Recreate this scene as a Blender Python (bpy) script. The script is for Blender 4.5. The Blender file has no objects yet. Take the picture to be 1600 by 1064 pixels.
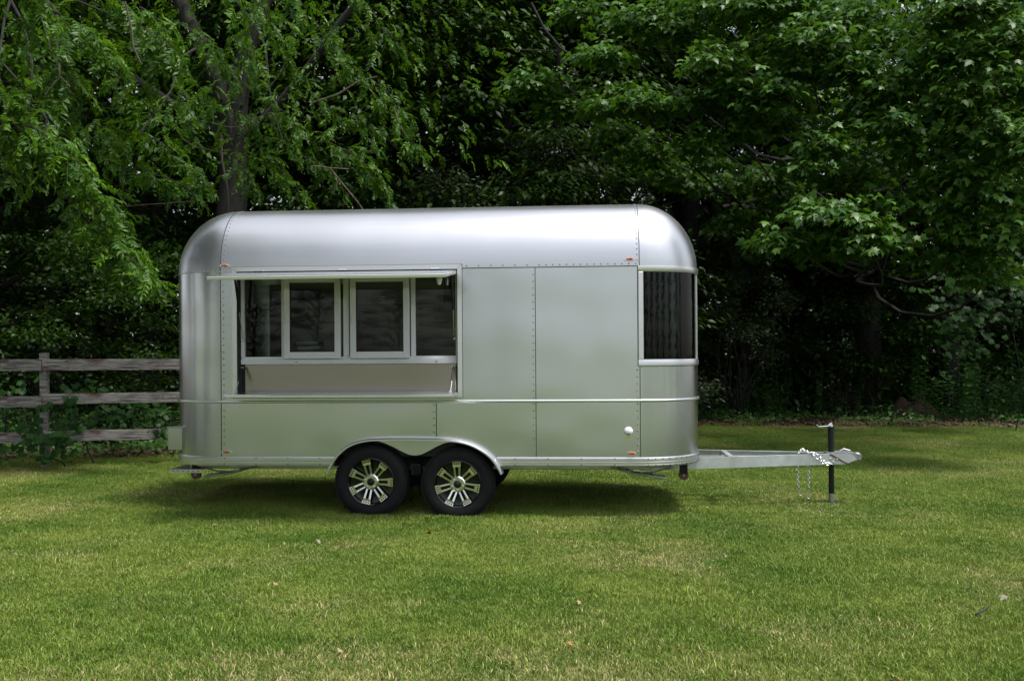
import bpy, math, random
import numpy as np
from mathutils import Vector, Matrix
from mathutils import noise as mnoise

S = bpy.context.scene
random.seed(7)
rng = np.random.default_rng(7)
R_ = math.radians

# ------------------------------------------------------------------ camera
cam = bpy.data.cameras.new("camera")
cam.lens = 35.0; cam.sensor_width = 36.0; cam.shift_y = 13.0 / 1600.0
cam.clip_start = 0.05; cam.clip_end = 1500
camo = bpy.data.objects.new("camera", cam)
camo.location = (0, 0, 1.51); camo.rotation_euler = (R_(90), 0, 0)
S.collection.objects.link(camo); S.camera = camo

# ------------------------------------------------------------------ world
SUN_EL, SUN_AZ = 70.0, 118.0          # azimuth clockwise from +Y
W = bpy.data.worlds.new("World"); S.world = W; W.use_nodes = True
nt = W.node_tree; nt.nodes.clear()
o = nt.nodes.new("ShaderNodeOutputWorld"); b = nt.nodes.new("ShaderNodeBackground")
sky = nt.nodes.new("ShaderNodeTexSky"); sky.sky_type = 'NISHITA'; sky.sun_disc = False
sky.sun_elevation = R_(SUN_EL); sky.sun_rotation = R_(SUN_AZ); sky.air_density = 1.0; sky.dust_density = 1.0; sky.ozone_density = 1.0
hs = nt.nodes.new("ShaderNodeHueSaturation"); hs.inputs['Saturation'].default_value = 0.32
# overcast luminance distribution: brighter towards the zenith, with broad soft cloud variation
tc = nt.nodes.new("ShaderNodeTexCoord"); sp = nt.nodes.new("ShaderNodeSeparateXYZ")
mr = nt.nodes.new("ShaderNodeMapRange"); mr.inputs[1].default_value = -0.02; mr.inputs[2].default_value = 0.8
mr.inputs[3].default_value = 0.58; mr.inputs[4].default_value = 1.6
nz = nt.nodes.new("ShaderNodeTexNoise"); nz.inputs['Scale'].default_value = 2.3; nz.inputs['Detail'].default_value = 5
mr2 = nt.nodes.new("ShaderNodeMapRange"); mr2.inputs[1].default_value = 0.3; mr2.inputs[2].default_value = 0.7
mr2.inputs[3].default_value = 0.88; mr2.inputs[4].default_value = 1.12
m1 = nt.nodes.new("ShaderNodeMath"); m1.operation = 'MULTIPLY'
vm = nt.nodes.new("ShaderNodeVectorMath"); vm.operation = 'SCALE'
L = nt.links.new
L(tc.outputs['Generated'], sp.inputs[0]); L(sp.outputs['Z'], mr.inputs[0]); L(tc.outputs['Generated'], nz.inputs['Vector'])
L(nz.outputs[0], mr2.inputs[0]); L(mr.outputs[0], m1.inputs[0]); L(mr2.outputs[0], m1.inputs[1])
L(sky.outputs[0], hs.inputs['Color']); L(hs.outputs[0], vm.inputs[0]); L(m1.outputs[0], vm.inputs['Scale'])
L(vm.outputs[0], b.inputs[0]); b.inputs[1].default_value = 0.058; L(b.outputs[0], o.inputs[0])

sl = bpy.data.lights.new("sun", 'SUN'); sl.energy = 1.5; sl.angle = R_(12); sl.color = (1.0, 0.965, 0.91)
so = bpy.data.objects.new("sun", sl); S.collection.objects.link(so)
_d = Vector((math.sin(R_(SUN_AZ)) * math.cos(R_(SUN_EL)), math.cos(R_(SUN_AZ)) * math.cos(R_(SUN_EL)), math.sin(R_(SUN_EL))))
so.rotation_euler = _d.to_track_quat('Z', 'Y').to_euler(); so.location = (8, -10, 20)

S.view_settings.view_transform = 'Standard'; S.view_settings.look = 'None'
S.view_settings.gamma = 1.0; S.view_settings.exposure = 1.95
try: S.view_settings.use_curve_mapping = False
except Exception: pass
S.render.engine = 'CYCLES'
S.cycles.max_bounces = 7; S.cycles.diffuse_bounces = 3; S.cycles.glossy_bounces = 4
S.cycles.transmission_bounces = 5; S.cycles.transparent_max_bounces = 10
S.cycles.caustics_reflective = False; S.cycles.caustics_refractive = False

# ------------------------------------------------------------------ helpers
COL = S.collection
def put(o, parent=None):
    COL.objects.link(o)
    if parent is not None: o.parent = parent
    return o
def tag(o, label=None, cat=None, group=None, kind=None):
    if label: o['label'] = label
    if cat: o['category'] = cat
    if group: o['group'] = group
    if kind: o['kind'] = kind
    return o
def empty(name, loc=(0, 0, 0), rot=(0, 0, 0), parent=None):
    o = bpy.data.objects.new(name, None); o.empty_display_size = 0.2
    o.location = loc; o.rotation_euler = rot
    return put(o, parent)
def copy_tree(o, parent=None):
    c = o.copy(); put(c, parent)
    for ch in list(o.children): copy_tree(ch, c)
    return c

class MB:
    """collects shapes; build() links them as one mesh object"""
    def __init__(s): s.v = []; s.f = []
    def add(s, vs, fs):
        n = len(s.v); s.v += [tuple(p) for p in vs]; s.f += [tuple(i + n for i in f) for f in fs]; return s
    def box(s, x0, x1, y0, y1, z0, z1, bev=0.0, M=None):
        if bev <= 0:
            vs = [(x, y, z) for z in (z0, z1) for y in (y0, y1) for x in (x0, x1)]
            fs = [(0, 2, 3, 1), (4, 5, 7, 6), (0, 1, 5, 4), (2, 6, 7, 3), (0, 4, 6, 2), (1, 3, 7, 5)]
        else:
            c = Vector(((x0 + x1) / 2, (y0 + y1) / 2, (z0 + z1) / 2)); h = Vector((abs(x1 - x0) / 2, abs(y1 - y0) / 2, abs(z1 - z0) / 2))
            bb = min(bev, h.x * .9, h.y * .9, h.z * .9)
            vs = []; idx = {}
            for sx in (-1, 1):
                for sy in (-1, 1):
                    for sz in (-1, 1):
                        for ax in range(3):
                            p = [h.x - bb, h.y - bb, h.z - bb]; p[ax] += bb
                            idx[(sx, sy, sz, ax)] = len(vs)
                            vs.append((c.x + sx * p[0], c.y + sy * p[1], c.z + sz * p[2]))
            fs = []
            for ax in range(3):
                o1, o2 = [(1, 2), (0, 2), (0, 1)][ax]
                for sg in (-1, 1):
                    q = []
                    for (a, bq) in ((-1, -1), (1, -1), (1, 1), (-1, 1)):
                        k = [0, 0, 0]; k[ax] = sg; k[o1] = a; k[o2] = bq; q.append(idx[(*k, ax)])
                    fs.append(q)
            for ax in range(3):
                o1, o2 = [(1, 2), (0, 2), (0, 1)][ax]
                for a in (-1, 1):
                    for bq in (-1, 1):
                        q = []
                        for (sg, face) in ((-1, o1), (1, o1), (1, o2), (-1, o2)):
                            k = [0, 0, 0]; k[ax] = sg; k[o1] = a; k[o2] = bq; q.append(idx[(*k, face)])
                        fs.append(q)
            for sx in (-1, 1):
                for sy in (-1, 1):
                    for sz in (-1, 1):
                        fs.append([idx[(sx, sy, sz, a)] for a in range(3)])
        if M is not None: vs = [tuple(M @ Vector(p)) for p in vs]
        return s.add(vs, fs)
    def tube(s, pts, rad, n=8, caps=True, jit=0.0, seed=0):
        pts = [Vector(p) for p in pts]; m = len(pts)
        rad = rad if isinstance(rad, (list, tuple)) else [rad] * m
        t = (pts[1] - pts[0]).normalized()
        u = t.orthogonal().normalized(); vs = []; fs = []
        rr = random.Random(seed)
        for i, p in enumerate(pts):
            t2 = (pts[min(i + 1, m - 1)] - pts[max(i - 1, 0)])
            if t2.length < 1e-9: t2 = t
            t2.normalize()
            u = (u - t2 * u.dot(t2))
            u = u.normalized() if u.length > 1e-6 else t2.orthogonal().normalized()
            w = t2.cross(u)
            for k in range(n):
                a = 2 * math.pi * k / n
                r = rad[i] * (1 + (rr.uniform(-jit, jit) if jit else 0))
                vs.append(p + u * (math.cos(a) * r) + w * (math.sin(a) * r))
        for i in range(m - 1):
            for k in range(n):
                k2 = (k + 1) % n
                fs.append((i * n + k, i * n + k2, (i + 1) * n + k2, (i + 1) * n + k))
        if caps:
            fs.append(tuple(reversed(range(n)))); fs.append(tuple((m - 1) * n + k for k in range(n)))
        return s.add(vs, fs)
    def lathe(s, prof, n=32, axis='y', c=(0, 0, 0)):
        """prof: (r, h) pairs; turned about the axis through c"""
        vs = []; fs = []; m = len(prof)
        for (r, h) in prof:
            for k in range(n):
                a = 2 * math.pi * k / n; x, z = r * math.cos(a), r * math.sin(a)
                if axis == 'y': vs.append((c[0] + x, c[1] + h, c[2] + z))
                elif axis == 'z': vs.append((c[0] + x, c[1] + z, c[2] + h))
                else: vs.append((c[0] + h, c[1] + x, c[2] + z))
        for i in range(m - 1):
            for k in range(n):
                k2 = (k + 1) % n; fs.append((i * n + k, i * n + k2, (i + 1) * n + k2, (i + 1) * n + k))
        return s.add(vs, fs)
    def prism(s, poly, y0, y1, M=None):
        """poly in (x,z), extruded y0..y1"""
        n = len(poly)
        vs = [(p[0], y0, p[1]) for p in poly] + [(p[0], y1, p[1]) for p in poly]
        fs = [tuple(range(n)), tuple(reversed(range(n, 2 * n)))] + [(i, i + n, (i + 1) % n + n, (i + 1) % n) for i in range(n)]
        if M is not None: vs = [tuple(M @ Vector(p)) for p in vs]
        return s.add(vs, fs)
    def mesh(s, name, mat=None, smooth=None):
        me = bpy.data.meshes.new(name); me.from_pydata(s.v, [], s.f)
        me.validate(); me.update()
        import bmesh
        bm = bmesh.new(); bm.from_mesh(me); bmesh.ops.recalc_face_normals(bm, faces=bm.faces); bm.to_mesh(me); bm.free()
        if mat: me.materials.append(mat)
        if smooth:
            me.polygons.foreach_set('use_smooth', [True] * len(me.polygons))
            me.set_sharp_from_angle(angle=R_(smooth))
        return me
    def build(s, name, mat, parent=None, smooth=None, kind=None):
        o = bpy.data.objects.new(name, s.mesh(name, mat, smooth)); put(o, parent)
        if kind: o['kind'] = kind
        return o

def grid_shell(mb, G, N, t):
    """G, N arrays [nu][nv][3]; a thin shell of thickness t behind the outer skin"""
    G = np.asarray(G, float); N = np.asarray(N, float); nu, nv = G.shape[:2]
    I = G - N * t
    vs = np.concatenate([G.reshape(-1, 3), I.reshape(-1, 3)]); K = nu * nv
    id = lambda i, j: i * nv + j
    fs = []
    for i in range(nu - 1):
        for j in range(nv - 1):
            a, b_, c, d = id(i, j), id(i + 1, j), id(i + 1, j + 1), id(i, j + 1)
            fs.append((a, b_, c, d)); fs.append((d + K, c + K, b_ + K, a + K))
    for i in range(nu - 1):
        a, b_ = id(i, 0), id(i + 1, 0); fs.append((a, a + K, b_ + K, b_))
        a, b_ = id(i, nv - 1), id(i + 1, nv - 1); fs.append((a, b_, b_ + K, a + K))
    for j in range(nv - 1):
        a, b_ = id(0, j), id(0, j + 1); fs.append((a, b_, b_ + K, a + K))
        a, b_ = id(nu - 1, j), id(nu - 1, j + 1); fs.append((a, a + K, b_ + K, b_))
    mb.add([tuple(p) for p in vs], fs)

# ------------------------------------------------------------------ materials
def newmat(name):
    m = bpy.data.materials.new(name); m.use_nodes = True
    return m, m.node_tree, m.node_tree.nodes['Principled BSDF'], m.node_tree.links.new
def nd(t, kind, **kw):
    n = t.nodes.new(kind)
    for k, v in kw.items(): setattr(n, k, v)
    return n
def plain(name, col, rough=0.5, metal=0.0, spec=0.5, var=0.0, scale=20, bump=0.0, bscale=80):
    m, t, p, L = newmat(name)
    p.inputs['Base Color'].default_value = (*col, 1); p.inputs['Roughness'].default_value = rough
    p.inputs['Metallic'].default_value = metal; p.inputs['Specular IOR Level'].default_value = spec
    tc = nd(t, 'ShaderNodeTexCoord')
    if var > 0:
        n = nd(t, 'ShaderNodeTexNoise'); n.inputs['Scale'].default_value = scale; n.inputs['Detail'].default_value = 6
        r = nd(t, 'ShaderNodeMapRange'); r.inputs[1].default_value = .3; r.inputs[2].default_value = .7
        r.inputs[3].default_value = 1 - var; r.inputs[4].default_value = 1 + var
        v = nd(t, 'ShaderNodeVectorMath', operation='SCALE'); v.inputs[0].default_value = col
        L(tc.outputs['Object'], n.inputs['Vector']); L(n.outputs[0], r.inputs[0]); L(r.outputs[0], v.inputs['Scale'])
        L(v.outputs[0], p.inputs['Base Color'])
    if bump > 0:
        n = nd(t, 'ShaderNodeTexNoise'); n.inputs['Scale'].default_value = bscale; n.inputs['Detail'].default_value = 5
        bb = nd(t, 'ShaderNodeBump'); bb.inputs['Strength'].default_value = bump; bb.inputs['Distance'].default_value = 0.01
        L(tc.outputs['Object'], n.inputs['Vector']); L(n.outputs[0], bb.inputs['Height']); L(bb.outputs[0], p.inputs['Normal'])
    return m
def brushed(name, col, rough, stretch=(90, 90, 1.2), streak=0.05, wav=0.25, metal=1.0, rvar=0.06):
    """brushed sheet aluminium: streaks along one axis, smudges, faint oil-canning"""
    m, t, p, L = newmat(name)
    p.inputs['Metallic'].default_value = metal
    tc = nd(t, 'ShaderNodeTexCoord')
    mp = nd(t, 'ShaderNodeMapping'); mp.inputs['Scale'].default_value = stretch
    n1 = nd(t, 'ShaderNodeTexNoise'); n1.inputs['Scale'].default_value = 1.0; n1.inputs['Detail'].default_value = 4
    n2 = nd(t, 'ShaderNodeTexNoise'); n2.inputs['Scale'].default_value = 1.9; n2.inputs['Detail'].default_value = 7; n2.inputs['Roughness'].default_value = .6
    L(tc.outputs['Object'], mp.inputs[0]); L(mp.outputs[0], n1.inputs['Vector']); L(tc.outputs['Object'], n2.inputs['Vector'])
    r1 = nd(t, 'ShaderNodeMapRange'); r1.inputs[1].default_value = .25; r1.inputs[2].default_value = .75; r1.inputs[3].default_value = 1 - streak; r1.inputs[4].default_value = 1 + streak
    L(n1.outputs[0], r1.inputs[0])
    v = nd(t, 'ShaderNodeVectorMath', operation='SCALE'); v.inputs[0].default_value = col; L(r1.outputs[0], v.inputs['Scale']); L(v.outputs[0], p.inputs['Base Color'])
    r2 = nd(t, 'ShaderNodeMapRange'); r2.inputs[1].default_value = .3; r2.inputs[2].default_value = .7; r2.inputs[3].default_value = rough - rvar; r2.inputs[4].default_value = rough + rvar
    L(n2.outputs[0], r2.inputs[0]); L(r2.outputs[0], p.inputs['Roughness'])
    # fine brush relief + slow waviness of thin sheet
    n3 = nd(t, 'ShaderNodeTexNoise'); n3.inputs['Scale'].default_value = 2.4; n3.inputs['Detail'].default_value = 0
    L(tc.outputs['Object'], n3.inputs['Vector'])
    b2 = nd(t, 'ShaderNodeBump'); b2.inputs['Strength'].default_value = wav; b2.inputs['Distance'].default_value = .05
    L(n3.outputs[0], b2.inputs['Height'])
    if wav > 0: L(b2.outputs[0], p.inputs['Normal'])
    return m
ALU = brushed('brushed_aluminium', (.58, .605, .63), .235, streak=.022, wav=.16, rvar=.012)
ALU_ROOF = brushed('roof_aluminium', (.56, .56, .57), .315, stretch=(1.5, 60, 60), streak=.03, wav=.06, rvar=.02)
ALU_TRIM = brushed('trim_aluminium', (.72, .72, .73), .315, stretch=(3, 60, 60), streak=.04, wav=0.0, rvar=.02)
STEEL = brushed('stainless_sheet', (.34, .31, .285), .225, stretch=(2, 80, 80), streak=.05, wav=.1, rvar=.015)
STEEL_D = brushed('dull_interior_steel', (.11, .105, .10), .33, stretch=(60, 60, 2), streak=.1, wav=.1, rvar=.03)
GALV = brushed('galvanised_steel', (.60, .63, .63), .45, stretch=(9, 9, 9), streak=.16, wav=.0, metal=.85, rvar=.1)
WHITE = plain('white_frame_paint', (.66, .66, .68), .35, var=.04, scale=6)
BLACK = plain('black_steel', (.008, .008, .009), .5, spec=.3, var=.2)
DARK = plain('dark_sealant', (.035, .037, .04), .7)
UNDER = plain('underbody_dark', (.02, .02, .02), .8, var=.3)
RUBBER = plain('tyre_rubber', (.008, .008, .009), .7, spec=.25, var=.25, scale=9, bump=.2, bscale=120)
RIMBLACK = plain('gloss_black_rim', (.008, .008, .009), .15)
SPOKE = plain('machined_spoke', (.88, .88, .86), .2, metal=1.0)
CHROME = plain('zinc_plated', (.75, .75, .76), .25, metal=1.0, var=.1, scale=30)
RUST = plain('rusted_steel', (.11, .05, .028), .8, var=.5, scale=30, bump=.3)
BROWNW = plain('roller_brown', (.10, .045, .025), .6, var=.3)
CAST = plain('cast_grey_steel', (.32, .32, .33), .45, metal=.7, var=.25, scale=25)
PLASTIC_W = plain('white_plastic', (.78, .78, .78), .35)
YELLOW = plain('yellow_sticker', (.55, .55, .05), .6)
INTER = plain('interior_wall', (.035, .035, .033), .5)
BRASS = plain('brass', (.35, .28, .10), .35, metal=1)
def amber():
    m, t, p, L = newmat('amber_lens')
    p.inputs['Base Color'].default_value = (.50, .085, .010, 1); p.inputs['Roughness'].default_value = .18
    w = nd(t, 'ShaderNodeTexWave'); w.inputs['Scale'].default_value = 60
    tc = nd(t, 'ShaderNodeTexCoord'); bp = nd(t, 'ShaderNodeBump'); bp.inputs['Strength'].default_value = .5; bp.inputs['Distance'].default_value = .003
    L(tc.outputs['Object'], w.inputs['Vector']); L(w.outputs['Fac'], bp.inputs['Height']); L(bp.outputs[0], p.inputs['Normal'])
    return m
AMBER = amber()
def glassmat(name, tint=(.72, .78, .75), refl=1.0):
    m = bpy.data.materials.new(name); m.use_nodes = True; t = m.node_tree; t.nodes.clear(); L = t.links.new
    o = nd(t, 'ShaderNodeOutputMaterial'); mx = nd(t, 'ShaderNodeMixShader'); tr = nd(t, 'ShaderNodeBsdfTransparent'); g = nd(t, 'ShaderNodeBsdfGlossy')
    tr.inputs[0].default_value = (*tint, 1); g.inputs['Roughness'].default_value = .01; g.inputs[0].default_value = (refl, refl, refl, 1)
    f = nd(t, 'ShaderNodeFresnel'); f.inputs['IOR'].default_value = 1.5
    tc = nd(t, 'ShaderNodeTexCoord'); n = nd(t, 'ShaderNodeTexNoise'); n.inputs['Scale'].default_value = 3; bp = nd(t, 'ShaderNodeBump'); bp.inputs['Strength'].default_value = .05; bp.inputs['Distance'].default_value = .02
    L(tc.outputs['Object'], n.inputs['Vector']); L(n.outputs[0], bp.inputs['Height'])
    if refl > .99: L(bp.outputs[0], g.inputs['Normal'])
    L(f.outputs[0], mx.inputs[0]); L(tr.outputs[0], mx.inputs[1]); L(g.outputs[0], mx.inputs[2]); L(mx.outputs[0], o.inputs[0])
    return m
GLASS = glassmat('window_glass', (.86, .90, .88), .42)
GLASS_D = glassmat('tinted_curved_glass', (.44, .54, .49), .5)
def wood():
    m, t, p, L = newmat('weathered_rail_wood')
    tc = nd(t, 'ShaderNodeTexCoord'); mp = nd(t, 'ShaderNodeMapping'); mp.inputs['Scale'].default_value = (2.2, 30, 30)
    mp2 = nd(t, 'ShaderNodeMapping'); mp2.inputs['Scale'].default_value = (2.5, 9, 9)
    n1 = nd(t, 'ShaderNodeTexNoise'); n1.inputs['Scale'].default_value = 1.5; n1.inputs['Detail'].default_value = 8; n1.inputs['Roughness'].default_value = .7
    n2 = nd(t, 'ShaderNodeTexNoise'); n2.inputs['Scale'].default_value = 1.3; n2.inputs['Detail'].default_value = 7; n2.inputs['Roughness'].default_value = .75
    L(tc.outputs['Object'], mp.inputs[0]); L(mp.outputs[0], n1.inputs['Vector']); L(tc.outputs['Object'], mp2.inputs[0]); L(mp2.outputs[0], n2.inputs['Vector'])
    cr = nd(t, 'ShaderNodeValToRGB'); e = cr.color_ramp.elements
    e[0].position = .36; e[0].color = (.035, .030, .028, 1); e[1].position = .66; e[1].color = (.40, .375, .35, 1)
    L(n1.outputs[0], cr.inputs[0])
    cr2 = nd(t, 'ShaderNodeValToRGB'); e = cr2.color_ramp.elements
    e[0].position = .54; e[0].color = (0, 0, 0, 1); e[1].position = .63; e[1].color = (.85, .85, .85, 1)
    L(n2.outputs[0], cr2.inputs[0])
    mx = nd(t, 'ShaderNodeMix', data_type='RGBA'); mx.inputs['B'].default_value = (.085, .028, .024, 1)
    L(cr2.outputs[0], mx.inputs['Factor']); L(cr.outputs[0], mx.inputs['A']); L(mx.outputs['Result'], p.inputs['Base Color'])
    p.inputs['Roughness'].default_value = .85
    bp = nd(t, 'ShaderNodeBump'); bp.inputs['Strength'].default_value = .7; bp.inputs['Distance'].default_value = .006
    L(n1.outputs[0], bp.inputs['Height']); L(bp.outputs[0], p.inputs['Normal'])
    return m
WOOD = wood()
def bark(name, c0, c1):
    m, t, p, L = newmat(name)
    tc = nd(t, 'ShaderNodeTexCoord'); mp = nd(t, 'ShaderNodeMapping'); mp.inputs['Scale'].default_value = (14, 14, 2.5)
    n1 = nd(t, 'ShaderNodeTexNoise'); n1.inputs['Scale'].default_value = 1.6; n1.inputs['Detail'].default_value = 8; n1.inputs['Roughness'].default_value = .65
    L(tc.outputs['Object'], mp.inputs[0]); L(mp.outputs[0], n1.inputs['Vector'])
    cr = nd(t, 'ShaderNodeValToRGB'); e = cr.color_ramp.elements
    e[0].position = .38; e[0].color = (*c0, 1); e[1].position = .66; e[1].color = (*c1, 1)
    L(n1.outputs[0], cr.inputs[0]); L(cr.outputs[0], p.inputs['Base Color']); p.inputs['Roughness'].default_value = .9
    bp = nd(t, 'ShaderNodeBump'); bp.inputs['Strength'].default_value = 1.0; bp.inputs['Distance'].default_value = .03
    L(n1.outputs[0], bp.inputs['Height']); L(bp.outputs[0], p.inputs['Normal'])
    return m
BARK = bark('dark_bark', (.006, .005, .0045), (.022, .019, .016))
BARK_L = bark('grey_twig_bark', (.045, .035, .028), (.13, .105, .085))
def leafmat(name, col, col2, trans=.3, tcol=None, rough=.45, spec=.32):
    """per-leaf tint comes from the mesh attribute 'tint' (0..1)"""
    m, t, p, L = newmat(name)
    at = nd(t, 'ShaderNodeAttribute'); at.attribute_name = 'tint'
    mx = nd(t, 'ShaderNodeMix', data_type='RGBA'); mx.inputs['A'].default_value = (*col, 1); mx.inputs['B'].default_value = (*col2, 1)
    L(at.outputs['Fac'], mx.inputs['Factor']); L(mx.outputs['Result'], p.inputs['Base Color'])
    p.inputs['Roughness'].default_value = rough; p.inputs['Specular IOR Level'].default_value = spec
    out = t.nodes['Material Output']; tr = nd(t, 'ShaderNodeBsdfTranslucent')
    tc_ = tcol or (col2[0] * 1.5, col2[1] * 1.5, col2[2] * .8)
    mx2 = nd(t, 'ShaderNodeMix', data_type='RGBA'); mx2.inputs['B'].default_value = (*tc_, 1); mx2.inputs['Factor'].default_value = .6
    L(mx.outputs['Result'], mx2.inputs['A']); L(mx2.outputs['Result'], tr.inputs[0])
    ms = nd(t, 'ShaderNodeMixShader'); ms.inputs[0].default_value = trans
    L(p.outputs[0], ms.inputs[1]); L(tr.outputs[0], ms.inputs[2]); L(ms.outputs[0], out.inputs[0])
    return m
LF_MAPLE = leafmat('maple_leaf', (.018, .066, .008), (.080, .172, .018), spec=.3)
LF_WALNUT = leafmat('walnut_leaflet', (.020, .075, .005), (.085, .180, .012), trans=.35, spec=.25)
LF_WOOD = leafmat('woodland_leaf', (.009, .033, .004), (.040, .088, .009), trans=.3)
LF_SHRUB = leafmat('shrub_leaf', (.040, .070, .030), (.085, .120, .055), trans=.25)
LF_VINE = leafmat('vine_leaf', (.010, .042, .007), (.032, .088, .012), trans=.25, spec=.15)
LF_FORB = leafmat('forb_leaf', (.040, .130, .024), (.100, .220, .050), trans=.35)

# ------------------------------------------------------------------ vectorised leaf meshes
def norm(a): return a / np.maximum(np.linalg.norm(a, axis=-1, keepdims=True), 1e-9)
def frames(fwd, up):
    f = norm(fwd); s = norm(np.cross(f, up)); n = np.cross(s, f)
    return np.stack([s, f, n], axis=-1)        # columns: side, forward, normal
def tri_mesh(name, V, T, tint, mat, smooth=False):
    """V (N,3), T (M,3), tint per vertex"""
    me = bpy.data.meshes.new(name); N, M = len(V), len(T)
    me.vertices.add(N); me.vertices.foreach_set('co', V.astype(np.float32).ravel())
    me.loops.add(M * 3); me.loops.foreach_set('vertex_index', T.astype(np.int32).ravel())
    me.polygons.add(M); me.polygons.foreach_set('loop_start', np.arange(0, M * 3, 3, dtype=np.int32))
    if smooth: me.polygons.foreach_set('use_smooth', np.ones(M, dtype=bool))
    me.update(calc_edges=True)
    a = me.attributes.new('tint', 'FLOAT', 'POINT'); a.data.foreach_set('value', tint.astype(np.float32))
    me.materials.append(mat)
    return me
def scatter(tv, tf, pos, Rm, sc):
    k = len(tv); n = len(pos)
    V = np.einsum('nij,kj->nki', Rm, tv) * sc[:, None, None] + pos[:, None, :]
    T = (tf[None] + (np.arange(n) * k)[:, None, None])
    return V.reshape(-1, 3), T.reshape(-1, 3)
# templates: base at origin, tip at +y, unit length
T_MAPLE = (np.array([(0, 0, 0), (.16, .05, 0), (.42, .04, -.06), (.28, .22, 0), (.56, .50, -.07), (.24, .46, .01), (.18, .66, 0), (0, 1.0, -.10),
                     (-.18, .66, 0), (-.24, .46, .01), (-.56, .50, -.07), (-.28, .22, 0), (-.42, .04, -.06), (-.16, .05, 0), (0, .36, .05)], float),
           np.array([(14, i, i + 1) for i in range(0, 13)] + [(14, 13, 0)]))
T_OVATE = (np.array([(0, 0, 0), (.26, .38, .05), (0, 1, -.06), (-.26, .38, .05), (0, .45, -.02)], float),
           np.array([(0, 1, 4), (1, 2, 4), (0, 4, 3), (4, 2, 3)]))
T_OVAL2 = (np.array([(0, 0, 0), (.24, .42, .04), (0, 1, -.04), (-.24, .42, .04)], float), np.array([(0, 1, 2), (0, 2, 3)]))
def t_vine():
    P = [(0, 0), (.2, -.12), (.45, -.05), (.42, .16), (.60, .34), (.42, .48), (.36, .72), (.16, .72), (0, 1.0)]
    pts = P + [(-x, y) for x, y in reversed(P[1:-1])]
    v = [(x, y, -.10 * (x * x + (y - .35) ** 2)) for x, y in pts] + [(0, .34, .05)]
    c = len(v) - 1
    return np.array(v, float), np.array([(c, i, (i + 1) % c) for i in range(c)])
T_VINE = t_vine()
def t_compound(pairs=8, L=1.0, lw=.30, droop=.35):
    """pinnate leaf: rachis plus leaflets, unit length"""
    V = []; F = []
    def add(v, f):
        n = len(V); V.extend(v); F.extend([tuple(i + n for i in q) for q in f])
    R = lambda s: np.array([0, s - droop * .25 * s * s, -droop * s * s])
    for i in range(4):
        a, b2 = R(i / 4), R((i + 1) / 4); w = .006
        add([a + (w, 0, 0), a - (w, 0, 0), b2 - (w, 0, 0), b2 + (w, 0, 0)], [(0, 1, 2), (0, 2, 3)])
    for k in range(pairs + 1):
        s = .16 + .80 * k / pairs; p = R(s); ll = lw * (0.75 + .5 * math.sin(math.pi * min(1, s * .95)))
        for sd in ((-1, 1) if k < pairs else (0,)):
            ang = .55 if sd else 0
            d = np.array([sd * math.cos(ang * .9), (.45 if sd else 1.0), -.38 - droop * s * .6]); d /= np.linalg.norm(d)
            d = norm(d + np.array([math.sin(k * 9.1 + sd) * .22, math.sin(k * 5.3 + sd * 2) * .22, math.sin(k * 7.7 + sd) * .25])); ll = ll * (1 + .18 * math.sin(k * 3.3 + sd)); up = np.array([sd * .3, .2, 1.0]); sv = np.cross(d, up); sv /= np.linalg.norm(sv); nn = np.cross(sv, d)
            w = ll * .20
            add([p, p + d * ll * .4 + sv * w + nn * .02, p + d * ll, p + d * ll * .4 - sv * w + nn * .02], [(0, 1, 2), (0, 2, 3)])
    return np.array(V, float), np.array(F)
T_COMP = [t_compound(7, droop=.25, lw=.25), t_compound(8, droop=.5, lw=.22), t_compound(6, droop=.9, lw=.27)]

def at(px, py, D):   # where a point of the photo lies in the place, at depth D
    return np.array([(px - 800) / 1556 * D, D, 1.51 + (545 - py) / 1556 * D])

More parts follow.
